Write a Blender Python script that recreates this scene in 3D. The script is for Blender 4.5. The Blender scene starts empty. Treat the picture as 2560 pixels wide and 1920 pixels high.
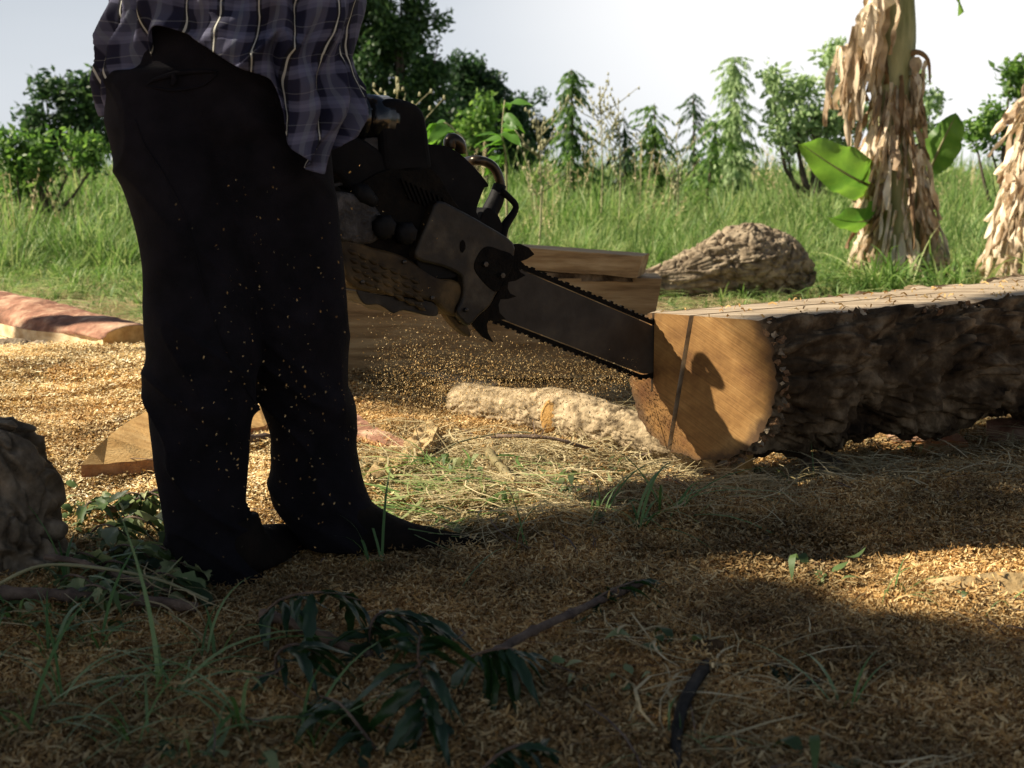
import bpy, math, random
import numpy as np
from mathutils import Vector, Matrix
from mathutils.bvhtree import BVHTree
random.seed(7); rng = np.random.default_rng(7)
R = math.radians
sc = bpy.context.scene
COL = sc.collection

# ------------------------------------------------------------------ camera
F, CX, CY, HOR, CAMH = 3200.0, 1280.0, 960.0, 463.0, 0.73
PITCH = math.atan((CY - HOR) / F)
cam_d = bpy.data.cameras.new('camera'); cam = bpy.data.objects.new('camera', cam_d); COL.objects.link(cam)
cam_d.lens = 45; cam_d.sensor_width = 36; cam_d.clip_start = .05; cam_d.clip_end = 3000
cam.location = (0, 0, CAMH); cam.rotation_euler = (math.pi/2 - PITCH, 0, 0)
cam_d.dof.use_dof = True; cam_d.dof.focus_distance = 3.0; cam_d.dof.aperture_fstop = 6.3
sc.camera = cam

# ------------------------------------------------------------------ light
L = Vector((.73, .03, -.66)).normalized()            # direction the sunlight travels
ELEV = math.asin(-L.z); AZ = math.atan2(-L.x, -L.y)   # azimuth of the sun measured from +Y towards +X
world = bpy.data.worlds.new('World'); sc.world = world; world.use_nodes = True
nt = world.node_tree; bg = nt.nodes['Background']
sky = nt.nodes.new('ShaderNodeTexSky'); sky.sky_type = 'NISHITA'; sky.sun_disc = False
sky.sun_elevation = ELEV; sky.sun_rotation = AZ; sky.dust_density = 1.3; sky.air_density = 1.0; sky.ozone_density = 1.0
wtc = nt.nodes.new('ShaderNodeTexCoord'); wmap = nt.nodes.new('ShaderNodeMapping'); wmap.inputs['Scale'].default_value = (1, 1, 5)
wn = nt.nodes.new('ShaderNodeTexNoise'); wn.inputs['Scale'].default_value = 1.3; wn.inputs['Detail'].default_value = 5; wn.inputs['Roughness'].default_value = .45
wr = nt.nodes.new('ShaderNodeMapRange'); wr.inputs[1].default_value = .3; wr.inputs[2].default_value = .75; wr.inputs[3].default_value = .7; wr.inputs[4].default_value = 1.0
wm = nt.nodes.new('ShaderNodeMixRGB'); wm.inputs[2].default_value = (13.2, 13.9, 15.0, 1)
nt.links.new(wtc.outputs['Generated'], wmap.inputs[0]); nt.links.new(wmap.outputs[0], wn.inputs[0]); nt.links.new(wn.outputs[0], wr.inputs[0])
wsx = nt.nodes.new('ShaderNodeSeparateXYZ'); nt.links.new(wtc.outputs['Generated'], wsx.inputs[0])
wz = nt.nodes.new('ShaderNodeMapRange'); wz.interpolation_type = 'SMOOTHSTEP'; wz.inputs[1].default_value = .02; wz.inputs[2].default_value = .48; wz.inputs[3].default_value = .95; wz.inputs[4].default_value = .04; nt.links.new(wsx.outputs['Z'], wz.inputs[0])
wmu = nt.nodes.new('ShaderNodeMath'); wmu.operation = 'MULTIPLY'; nt.links.new(wr.outputs[0], wmu.inputs[0]); nt.links.new(wz.outputs[0], wmu.inputs[1]); nt.links.new(wmu.outputs[0], wm.inputs[0]); nt.links.new(sky.outputs[0], wm.inputs[1]); 
wd = nt.nodes.new('ShaderNodeVectorMath'); wd.operation = 'DOT_PRODUCT'; wd.inputs[1].default_value = Vector((.30, .93, .26)).normalized(); nt.links.new(wtc.outputs['Generated'], wd.inputs[0])
wl = nt.nodes.new('ShaderNodeMapRange'); wl.interpolation_type = 'SMOOTHERSTEP'; wl.inputs[1].default_value = .91; wl.inputs[2].default_value = 1.0; wl.inputs[3].default_value = 0; wl.inputs[4].default_value = 1; nt.links.new(wd.outputs['Value'], wl.inputs[0])
wa = nt.nodes.new('ShaderNodeMixRGB'); wa.inputs[2].default_value = (18.5, 18.5, 18.5, 1); nt.links.new(wl.outputs[0], wa.inputs[0]); nt.links.new(wm.outputs[0], wa.inputs[1]); nt.links.new(wa.outputs[0], bg.inputs[0])
bg.inputs[1].default_value = .030
sun_d = bpy.data.lights.new('sun', 'SUN'); sun_d.energy = 5.0; sun_d.angle = R(.5); sun_d.color = (1, .90, .73)
sun = bpy.data.objects.new('sun', sun_d); COL.objects.link(sun); sun.rotation_euler = L.to_track_quat('-Z', 'Y').to_euler(); sun.location = (-8, 1, 8)
sc.view_settings.view_transform = 'Standard'; sc.view_settings.look = 'None'; sc.view_settings.exposure = 1.0
sc.view_settings.gamma = 1; sc.view_settings.use_curve_mapping = False
sc.cycles.max_bounces = 6; sc.cycles.transparent_max_bounces = 8

# ------------------------------------------------------------------ helpers
SP, CP = math.sin(PITCH), math.cos(PITCH)
def ray(px, py):
    a, b = (px - CX) / F, (CY - py) / F
    return np.array([a, CP + b * SP, -SP + b * CP])
def W(px, py, Y):
    d = ray(px, py); return np.array([0, 0, CAMH]) + d * (Y / d[1])
def G(px, py, z=0.0):
    d = ray(px, py); return np.array([0, 0, CAMH]) + d * ((z - CAMH) / d[2])

def _h(ix, iy, iz, s):
    n = (ix * 73856093) ^ (iy * 19349663) ^ (iz * 83492791) ^ (s * 2654435761 & 0x7fffffff)
    n = (n ^ (n >> 13)) * 1274126177 & 0x7fffffff; n = (n ^ (n >> 16)) * 60493 & 0x7fffffff
    return ((n ^ (n >> 11)) & 0xffff) / 65535.0
def vn(p, s=0):
    p = np.asarray(p, float); i = np.floor(p).astype(np.int64); f = p - i; f = f*f*f*(f*(f*6-15)+10)
    o = 0
    for a in (0, 1):
        for b in (0, 1):
            for c in (0, 1):
                w = (f[..., 0] if a else 1-f[..., 0]) * (f[..., 1] if b else 1-f[..., 1]) * (f[..., 2] if c else 1-f[..., 2])
                o = o + w * _h(i[..., 0]+a, i[..., 1]+b, i[..., 2]+c, s)
    return o * 2 - 1
def fbm(p, o=4, s=0, g=.5):
    p = np.asarray(p, float); r = 0; a = 1; t = 0
    for k in range(o):
        r = r + a * vn(p * 2**k + k*17.3, s+k); t += a; a *= g
    return r / t
def worley(p, s=0):
    p = np.asarray(p, float); i = np.floor(p).astype(np.int64)
    f1 = np.full(p.shape[:-1], 9.); f2 = f1.copy()
    for a in (-1, 0, 1):
        for b in (-1, 0, 1):
            for c in (-1, 0, 1):
                j = i + np.array([a, b, c])
                q = np.stack([j[..., k] + _h(j[..., 0], j[..., 1], j[..., 2], s+31*k+5) for k in range(3)], -1)
                d = np.linalg.norm(q - p, axis=-1)
                f2 = np.minimum(f2, np.maximum(f1, d)); f1 = np.minimum(f1, d)
    return f1, f2
def P2(x, y, z=0): x = np.asarray(x, float); return np.stack([x, np.asarray(y, float)+0*x, 0*x+z], -1)
def gz(x, y):
    x = np.asarray(x, float); y = np.asarray(y, float)
    near = np.exp(-np.maximum(y-7, 0)/6)
    h = (.020*fbm(P2(x*2.2, y*2.2), 3, 3)+.010*fbm(P2(x*9, y*9), 3, 23)) * near + .05*fbm(P2(x*.3, y*.3), 3, 8)*(1-near)
    h = h + .17*np.exp(-((x+1.5)/.6)**2-((y-4.25)/.75)**2) + .07*np.exp(-((x+1.05)/.5)**2-((y-3.3)/.5)**2)
    h = h + .035*np.exp(-((x-1.25)/.7)**2-((y-2.75)/.35)**2) + .02*np.exp(-((x-.2)/.5)**2-((y-2.2)/.3)**2)
    w = np.exp(-(((x+.42)/.48)**4+((y-2.22)/.50)**4)); h = h*(1-w) - .022*w
    dx, dy = x-.50, y-3.22; al = dx*.829+dy*.559; pe = dx*.559-dy*.829; w = np.exp(-(pe/.33)**4)/(1+np.exp(-(al+.10)/.05)); h = h*(1-w) - .055*w
    return h

def GG(px, py, z=0.0):
    p = G(px, py, z)
    for _ in range(3): p = G(px, py, z+float(gz(p[0], p[1])))
    return p
def link(o, parent=None):
    COL.objects.link(o)
    if parent is not None:
        o.parent = parent; o.matrix_parent_inverse = Matrix.Translation(Vector(parent.location)).inverted()
    return o
def mesh(name, V, Fc, m=None, smooth=True):
    me = bpy.data.meshes.new(name)
    V = V.tolist() if hasattr(V, 'tolist') else [tuple(v) for v in V]
    Fc = Fc.tolist() if hasattr(Fc, 'tolist') else Fc
    me.from_pydata(V, [], Fc)
    for mm in (m if isinstance(m, (list, tuple)) else [m]):
        if mm: me.materials.append(mm)
    if smooth: me.polygons.foreach_set('use_smooth', np.ones(len(me.polygons), bool))
    me.update(); return me
def obj(name, me, parent=None): return link(bpy.data.objects.new(name, me), parent)
def tag(o, label=None, cat=None, group=None, kind=None):
    for k, v in (('label', label), ('category', cat), ('group', group), ('kind', kind)):
        if v: o[k] = v
    return o
def thing(name, label, cat, loc=(0, 0, 0), group=None):
    o = bpy.data.objects.new(name, None); o.location = Vector([float(v) for v in loc]); o.empty_display_size = .1
    COL.objects.link(o); return tag(o, label, cat, group)
def attr(me, name, vals):
    a = me.attributes.new(name, 'FLOAT', 'POINT'); a.data.foreach_set('value', np.asarray(vals, np.float32))
def join(parts):
    V = []; Fc = []; n = 0
    for v, f in parts:
        V += [tuple(q) for q in v]; Fc += [tuple(i+n for i in q) for q in f]; n += len(v)
    return V, Fc
def tube(path, rad, nv=10, caps=True, disp=None, sub=1, squash=1.0):
    """swept tube; disp(points, t, ang)->radial offset array"""
    path = np.asarray(path, float); n = len(path); rad = np.broadcast_to(np.asarray(rad, float), (n,))
    if sub > 1:
        t = np.linspace(0, n-1, (n-1)*sub+1)
        def cr(a):
            i = np.clip(np.floor(t).astype(int), 0, n-2); f = (t-i)
            g = lambda k: a[np.clip(i+k, 0, n-1)]
            f = f.reshape(-1, *([1]*(a.ndim-1)))
            return .5*((2*g(0))+(g(1)-g(-1))*f+(2*g(-1)-5*g(0)+4*g(1)-g(2))*f*f+(3*g(0)-g(-1)-3*g(1)+g(2))*f**3)
        path, rad = cr(path), cr(rad); n = len(path)
    T = np.gradient(path, axis=0); T /= np.linalg.norm(T, axis=1)[:, None] + 1e-12
    up = np.array([0, 0, 1.]) if abs(T[0][2]) < .9 else np.array([0, 1., 0])
    N = np.zeros_like(T); N[0] = np.cross(T[0], up); N[0] /= np.linalg.norm(N[0])
    for i in range(1, n):
        v = N[i-1] - T[i]*np.dot(N[i-1], T[i]); N[i] = v/np.linalg.norm(v)
    B = np.cross(T, N)
    a = np.linspace(0, 2*np.pi, nv, endpoint=False)
    D = N[:, None]*np.cos(a)[None, :, None] + B[:, None]*np.sin(a)[None, :, None]*squash
    V = path[:, None] + D*rad[:, None, None]
    if disp is not None:
        V = V + D*disp(V, np.linspace(0, 1, n)[:, None]+0*a[None], a[None]+np.zeros((n, 1)))[..., None]
    V = V.reshape(-1, 3)
    i, j = np.meshgrid(np.arange(n-1), np.arange(nv), indexing='ij'); j2 = (j+1) % nv
    Fc = np.stack([i*nv+j, i*nv+j2, (i+1)*nv+j2, (i+1)*nv+j], -1).reshape(-1, 4).tolist()
    if caps: Fc += [list(range(nv))[::-1], list(range((n-1)*nv, n*nv))]
    return V, Fc
def box(c, s, rot=None):
    c = np.array(c, float); s = np.array(s, float)/2
    V = np.array([[x, y, z] for x in (-1, 1) for y in (-1, 1) for z in (-1, 1)])*s
    if rot is not None: V = V @ np.array(rot).T
    return V + c, [[0, 1, 3, 2], [4, 6, 7, 5], [0, 4, 5, 1], [2, 3, 7, 6], [0, 2, 6, 4], [1, 5, 7, 3]]
def bevel(o, w=.003, seg=2):
    b = o.modifiers.new('bevel', 'BEVEL'); b.width = w; b.segments = seg; b.limit_method = 'ANGLE'; b.angle_limit = R(35); return o

# ------------------------------------------------------------------ materials
def mat(name, c1, c2=None, scale=8, stretch=(1, 1, 1), rough=.8, bump=.3, bscale=None, spec=.3, trans=0, c3=None, detail=6, attrn=None, metal=0, world_co=False, wave=None, cov=None):
    m = bpy.data.materials.new(name); m.use_nodes = True; t = m.node_tree; N = t.nodes; K = t.links
    b = N['Principled BSDF']; b.inputs['Roughness'].default_value = rough; b.inputs['Specular IOR Level'].default_value = spec; b.inputs['Metallic'].default_value = metal
    tc = N.new('ShaderNodeTexCoord'); mp = N.new('ShaderNodeMapping'); mp.inputs['Scale'].default_value = stretch
    if world_co:
        g = N.new('ShaderNodeNewGeometry'); K.new(g.outputs['Position'], mp.inputs[0])
    else: K.new(tc.outputs['Object'], mp.inputs[0])
    n = N.new('ShaderNodeTexNoise'); n.inputs['Scale'].default_value = scale; n.inputs['Detail'].default_value = detail; n.inputs['Roughness'].default_value = .62
    K.new(mp.outputs[0], n.inputs[0])
    ramp = N.new('ShaderNodeValToRGB'); c2 = c2 or c1; e = ramp.color_ramp.elements
    e[0].position = .32; e[0].color = (*c1, 1); e[1].position = .68; e[1].color = (*c2, 1)
    if c3: k = e.new(.5); k.color = (*c3, 1)
    fac = n.outputs[0]
    if attrn:
        at = N.new('ShaderNodeAttribute'); at.attribute_name = attrn
        ob = N.new('ShaderNodeObjectInfo')
        m1 = N.new('ShaderNodeMath'); m1.operation = 'MULTIPLY_ADD'; m1.inputs[1].default_value = .6; K.new(at.outputs['Fac'], m1.inputs[0])
        m2 = N.new('ShaderNodeMath'); m2.operation = 'MULTIPLY_ADD'; m2.inputs[1].default_value = .25; m2.inputs[2].default_value = -.06; K.new(ob.outputs['Random'], m2.inputs[0])
        K.new(m2.outputs[0], m1.inputs[2])
        m3 = N.new('ShaderNodeMath'); m3.operation = 'MULTIPLY_ADD'; m3.inputs[1].default_value = .3; K.new(n.outputs[0], m3.inputs[0]); K.new(m1.outputs[0], m3.inputs[2]); fac = m3.outputs[0]
        e[0].position = .15; e[-1].position = .85
    if wave:
        w = N.new('ShaderNodeTexWave'); w.inputs['Scale'].default_value = wave[0]; w.inputs['Distortion'].default_value = wave[1]; w.inputs['Detail'].default_value = 3; w.inputs['Detail Scale'].default_value = 1.5; w.bands_direction = wave[2]
        K.new(mp.outputs[0], w.inputs[0]); mx = N.new('ShaderNodeMixRGB'); mx.inputs[0].default_value = wave[3]
        K.new(n.outputs[0], mx.inputs[1]); K.new(w.outputs[0], mx.inputs[2]); fac = mx.outputs[0]
    K.new(fac, ramp.inputs[0]); K.new(ramp.outputs[0], b.inputs['Base Color'])
    if bump:
        n2 = N.new('ShaderNodeTexNoise'); n2.inputs['Scale'].default_value = bscale or scale*4; n2.inputs['Detail'].default_value = 6; K.new(mp.outputs[0], n2.inputs[0])
        bp = N.new('ShaderNodeBump'); bp.inputs['Strength'].default_value = bump; bp.inputs['Distance'].default_value = .01; K.new(n2.outputs[0], bp.inputs['Height']); K.new(bp.outputs[0], b.inputs['Normal'])
    if trans:
        tr = N.new('ShaderNodeBsdfTranslucent'); ms = N.new('ShaderNodeMixShader'); ms.inputs[0].default_value = trans
        hs = N.new('ShaderNodeHueSaturation'); hs.inputs['Saturation'].default_value = 1.1; hs.inputs['Value'].default_value = 1.6; K.new(ramp.outputs[0], hs.inputs['Color']); K.new(hs.outputs[0], tr.inputs[0])
        K.new(b.outputs[0], ms.inputs[1]); K.new(tr.outputs[0], ms.inputs[2]); K.new(ms.outputs[0], N['Material Output'].inputs[0])
    m['ramp'] = ramp.name
    return m

M = {}
def shav(name, a, b, c, lo):
    m = mat(name, a, b, c3=c, scale=20, rough=.75, bump=0, attrn='rnd', trans=.12); t = m.node_tree; N = t.nodes; K = t.links; ramp = N[m['ramp']]
    g = N.new('ShaderNodeNewGeometry'); n = N.new('ShaderNodeTexNoise'); n.inputs['Scale'].default_value = 3.2; n.inputs['Detail'].default_value = 5; n.inputs['Roughness'].default_value = .65; K.new(g.outputs['Position'], n.inputs[0])
    q = N.new('ShaderNodeMapRange'); q.inputs[1].default_value = .40; q.inputs[2].default_value = .60; q.inputs[3].default_value = lo; q.inputs[4].default_value = 1.; K.new(n.outputs[0], q.inputs[0])
    x = N.new('ShaderNodeMixRGB'); x.blend_type = 'MULTIPLY'; x.inputs[0].default_value = 1; K.new(ramp.outputs[0], x.inputs[1]); K.new(q.outputs[0], x.inputs[2])
    for nd in N:
        if nd.type in ('BSDF_PRINCIPLED',): K.new(x.outputs[0], nd.inputs['Base Color'])
        if nd.type == 'HUE_SAT': K.new(x.outputs[0], nd.inputs['Color'])
    return m
M['shaving'] = shav('shaving', (.17, .075, .02), (.86, .66, .34), (.56, .335, .115), .42)
M['shaving_fresh_sunlit'] = shav('fresh_shaving', (.55, .33, .11), (.97, .88, .62), (.86, .68, .36), .88)  # fresh sawdust tone, with the sun on the heap put into the colour
M['bark'] = mat('bark', (.075, .055, .035), (.42, .34, .235), c3=(.24, .185, .125), scale=14, rough=.95, bump=.9, bscale=60, spec=.15)
M['bark_dark'] = mat('bark_dark', (.012, .008, .005), (.26, .19, .115), c3=(.075, .05, .028), scale=10, rough=.97, bump=1, bscale=45, spec=.1)
M['bark_pale'] = mat('bark_pale', (.05, .033, .018), (.50, .39, .245), c3=(.31, .235, .14), scale=26, rough=.95, bump=.8, bscale=70, spec=.15)
M['bark_grey'] = mat('bark_grey', (.06, .045, .03), (.30, .24, .17), c3=(.16, .125, .085), scale=16, rough=.95, bump=.9, bscale=40, spec=.15)
M['bark_red'] = mat('bark_red', (.09, .05, .03), (.55, .38, .25), c3=(.31, .15, .095), scale=9, stretch=(1, 1, 1), rough=.85, bump=.6, bscale=40, spec=.2)
M['inner_bark'] = mat('inner_bark', (.22, .09, .035), (.5, .28, .14), scale=20, rough=.9, bump=.6)
M['torn_fibre'] = mat('torn_fibre', (.10, .045, .02), (.34, .20, .10), scale=60, rough=.95, bump=.8, bscale=200)
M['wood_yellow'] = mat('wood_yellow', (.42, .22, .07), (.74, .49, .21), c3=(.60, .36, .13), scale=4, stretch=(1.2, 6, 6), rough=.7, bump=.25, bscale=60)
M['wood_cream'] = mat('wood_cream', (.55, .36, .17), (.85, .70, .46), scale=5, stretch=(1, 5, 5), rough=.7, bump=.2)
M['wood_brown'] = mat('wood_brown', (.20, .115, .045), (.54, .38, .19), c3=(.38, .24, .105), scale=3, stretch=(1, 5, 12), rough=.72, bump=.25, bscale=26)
M['pants'] = mat('trouser_cloth', (.005, .0045, .0055), (.013, .011, .014), scale=14, rough=.92, bump=.35, bscale=500, spec=.1)
M['leather'] = mat('boot_leather', (.003, .0025, .002), (.014, .009, .006), scale=14, rough=.85, spec=.12, bump=.4)
M['skin'] = mat('skin', (.22, .11, .06), (.28, .15, .085), scale=30, rough=.55, bump=.1)
M['hair'] = mat('hair', (.01, .008, .006), (.02, .015, .012), scale=60, rough=.5, bump=.5)
M['straw_hat'] = mat('straw_hat', (.30, .21, .1), (.5, .38, .2), scale=60, rough=.8)
M['black_plastic'] = mat('black_plastic', (.003, .003, .0035), (.010, .009, .009), scale=14, rough=.75, bump=.15, bscale=40, spec=.10)
M['glossy_black'] = mat('glossy_black', (.004, .004, .004), (.012, .011, .010), scale=14, rough=.22, bump=.15, bscale=50, spec=.6)
M['rubber'] = mat('black_rubber', (.004, .004, .004), (.009, .008, .008), scale=20, rough=.65, bump=.2, spec=.15)
M['dirty_metal'] = mat('dirty_metal', (.005, .003, .002), (.060, .045, .027), c3=(.018, .013, .007), scale=14, rough=.5, bump=.3, bscale=25, spec=.4, metal=.25)
M['dusty_housing'] = mat('dusty_housing', (.018, .010, .004), (.13, .08, .03), c3=(.055, .034, .012), scale=10, rough=.7, bump=.35, bscale=40)
M['tank_grey'] = mat('tank_grey', (.008, .005, .004), (.10, .09, .085), scale=26, rough=.5, bump=.5, c3=(.035, .03, .027))
M['bar_steel'] = mat('bar_steel', (.02, .016, .012), (.07, .058, .044), c3=(.04, .033, .026), scale=7, stretch=(1, 1, 1), rough=.5, bump=.1, bscale=60, metal=.4)
M['black_steel'] = mat('black_steel', (.004, .0035, .003), (.013, .010, .007), scale=30, rough=.7, bump=.4, spec=.06)
M['tube_steel'] = mat('tube_steel', (.02, .016, .012), (.06, .045, .03), scale=18, rough=.28, bump=.08, metal=.6)
M['nut'] = mat('nut', (.03, .028, .025), (.07, .06, .05), scale=50, rough=.35, metal=.8, bump=.1)
M['grass'] = mat('grass_blade', (.05, .11, .022), (.42, .46, .20), c3=(.16, .26, .07), scale=3, rough=.55, bump=0, attrn='rnd', trans=.35)
M['grass_dark'] = mat('grass_near', (.04, .09, .02), (.28, .36, .17), c3=(.11, .20, .06), scale=3, rough=.4, bump=0, attrn='rnd', trans=.3)
M['straw'] = mat('straw', (.20, .16, .07), (.66, .56, .34), c3=(.42, .34, .18), scale=3, rough=.7, bump=0, attrn='rnd', trans=.2)
M['stalk'] = mat('stalk', (.16, .16, .08), (.40, .36, .20), scale=8, rough=.7, bump=0)
M['leaf_dark'] = mat('leaf_dark', (.016, .038, .018), (.10, .17, .055), c3=(.04, .085, .03), scale=3, rough=.5, bump=0, attrn='rnd', trans=.3)
M['leaf_mid'] = mat('leaf_mid', (.045, .10, .025), (.27, .40, .10), c3=(.12, .22, .05), scale=3, rough=.5, bump=0, attrn='rnd', trans=.4)
M['leaf_bright'] = mat('leaf_bright', (.08, .18, .03), (.34, .52, .10), c3=(.18, .34, .06), scale=3, rough=.45, bump=0, attrn='rnd', trans=.45)
M['leaf_pale_haze'] = mat('leaf_pale_haze', (.13, .21, .09), (.42, .52, .27), c3=(.26, .36, .17), scale=3, rough=.5, bump=0, attrn='rnd', trans=.4)  # paler green: the haze over the right-hand trees put into the leaf colour
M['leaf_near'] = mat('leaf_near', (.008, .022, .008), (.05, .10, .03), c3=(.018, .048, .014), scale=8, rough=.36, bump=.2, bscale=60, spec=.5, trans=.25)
M['leaf_ground'] = mat('leaf_ground', (.025, .045, .015), (.36, .38, .19), c3=(.10, .155, .05), scale=8, rough=.5, bump=.15, attrn='rnd', trans=.25)
M['banana_dead'] = mat('banana_dead', (.24, .15, .08), (.92, .83, .68), c3=(.64, .51, .36), attrn='rnd', scale=9, stretch=(1, 1, .4), rough=.8, bump=.5, bscale=50, trans=.22)
M['banana_green'] = mat('banana_green', (.07, .15, .03), (.20, .33, .06), scale=3, rough=.4, bump=.3, bscale=20, trans=.42)
M['banana_stem'] = mat('banana_stem', (.14, .15, .06), (.36, .34, .18), scale=5, stretch=(3, 3, .5), rough=.6, bump=.3)
M['twig'] = mat('twig', (.05, .032, .025), (.20, .14, .10), scale=20, rough=.85, bump=.6)
M['seed'] = mat('seed_head', (.32, .32, .18), (.55, .52, .33), scale=20, rough=.8, bump=0, trans=.2)
M['cut_end'] = mat('cut_end', (.30, .15, .04), (.52, .30, .09), scale=30, rough=.8, bump=.4)
M['trunk'] = mat('trunk_bark', (.05, .038, .028), (.16, .12, .09), scale=8, rough=.95, bump=.8)

# ground colour: sawdust near, trampled straw and soil, then green field
def ground_mat():
    m = mat('ground_soil', (.10, .07, .04), (.30, .22, .12), c3=(.20, .14, .075), scale=9, rough=.95, bump=1.0, bscale=90, spec=.1, world_co=True)
    t = m.node_tree; N = t.nodes; K = t.links; b = N['Principled BSDF']; ramp = N[m['ramp']]
    g = N.new('ShaderNodeNewGeometry'); sx = N.new('ShaderNodeSeparateXYZ'); K.new(g.outputs['Position'], sx.inputs[0])
    n = N.new('ShaderNodeTexNoise'); n.inputs['Scale'].default_value = 1.1; n.inputs['Detail'].default_value = 5; K.new(g.outputs['Position'], n.inputs[0])
    def mr(src, a, b2):
        q = N.new('ShaderNodeMapRange'); q.inputs[1].default_value = a; q.inputs[2].default_value = b2; K.new(src, q.inputs[0]); return q.outputs[0]
    ad = N.new('ShaderNodeMath'); ad.operation = 'MULTIPLY_ADD'; ad.inputs[1].default_value = 2.0; K.new(n.outputs[0], ad.inputs[0]); K.new(sx.outputs['Y'], ad.inputs[2])
    x1 = N.new('ShaderNodeMixRGB'); x1.inputs[1].default_value = (.44, .27, .115, 1); K.new(mr(ad.outputs[0], 5.6, 6.6), x1.inputs[0]); K.new(ramp.outputs[0], x1.inputs[2])
    x2 = N.new('ShaderNodeMixRGB'); x2.inputs[2].default_value = (.07, .11, .03, 1); K.new(mr(ad.outputs[0], 9.5, 13), x2.inputs[0]); K.new(x1.outputs[0], x2.inputs[1])
    K.new(x2.outputs[0], b.inputs['Base Color']); return m
M['ground'] = ground_mat()

def end_mat():
    """freshly sawn end grain: slanting saw scratches, darker dirty rim and heart streaks"""
    m = mat('sawn_end_grain', (.11, .045, .013), (.47, .275, .10), c3=(.29, .15, .046), scale=6, rough=.62, bump=0, detail=6)
    t = m.node_tree; N = t.nodes; K = t.links; b = N['Principled BSDF']; ramp = N[m['ramp']]
    tc = N.new('ShaderNodeTexCoord'); al = R(28); e = Vector((.781, -.625, 0)); z = Vector((0, 0, 1))
    def dot(v, k):
        q = N.new('ShaderNodeVectorMath'); q.operation = 'DOT_PRODUCT'; q.inputs[1].default_value = v*k; K.new(tc.outputs['Object'], q.inputs[0]); return q.outputs['Value']
    cb = N.new('ShaderNodeCombineXYZ'); K.new(dot(e*math.cos(al)-z*math.sin(al), 5), cb.inputs[0]); K.new(dot(e*math.sin(al)+z*math.cos(al), 230), cb.inputs[1])
    n = N.new('ShaderNodeTexNoise'); n.inputs['Scale'].default_value = 1; n.inputs['Detail'].default_value = 3; n.inputs['Distortion'].default_value = .3; K.new(cb.outputs[0], n.inputs[0])
    mx = N.new('ShaderNodeMixRGB'); mx.blend_type = 'OVERLAY'; mx.inputs[0].default_value = .42; K.new(ramp.outputs[0], mx.inputs[1]); K.new(n.outputs[0], mx.inputs[2])
    cb2 = N.new('ShaderNodeCombineXYZ'); K.new(dot(e, 1), cb2.inputs[0]); K.new(dot(z, 1), cb2.inputs[1]); ln = N.new('ShaderNodeVectorMath'); ln.operation = 'DISTANCE'; ln.inputs[1].default_value = (0, .211, 0); K.new(cb2.outputs[0], ln.inputs[0])
    n3 = N.new('ShaderNodeTexNoise'); n3.inputs['Scale'].default_value = 26; n3.inputs['Detail'].default_value = 6; K.new(tc.outputs['Object'], n3.inputs[0])
    ad = N.new('ShaderNodeMath'); ad.operation = 'MULTIPLY_ADD'; ad.inputs[1].default_value = .07; K.new(n3.outputs[0], ad.inputs[0]); K.new(ln.outputs['Value'], ad.inputs[2])
    mr = N.new('ShaderNodeMapRange'); mr.inputs[1].default_value = .222; mr.inputs[2].default_value = .250; K.new(ad.outputs[0], mr.inputs[0])
    m2 = N.new('ShaderNodeMixRGB'); m2.inputs[2].default_value = (.10, .055, .025, 1); K.new(mr.outputs[0], m2.inputs[0]); K.new(mx.outputs[0], m2.inputs[1]); K.new(m2.outputs[0], b.inputs['Base Color'])
    bp = N.new('ShaderNodeBump'); bp.inputs['Strength'].default_value = .3; bp.inputs['Distance'].default_value = .004; K.new(n.outputs[0], bp.inputs['Height']); K.new(bp.outputs[0], b.inputs['Normal'])
    return m
M['end_grain'] = end_mat()
def top_mat():
    """planed top along the log axis, weathered tan with dark checks"""
    m = mat('sawn_top', (.17, .115, .07), (.47, .38, .27), c3=(.35, .27, .18), scale=5, rough=.75, bump=.3, bscale=20)
    N = m.node_tree.nodes
    for n in N:
        if n.type == 'MAPPING': n.inputs['Rotation'].default_value = (0, 0, -math.atan2(.56, .83)); n.inputs['Scale'].default_value = (.8, 9, 4)
    return m
M['sawn_top'] = top_mat()

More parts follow.
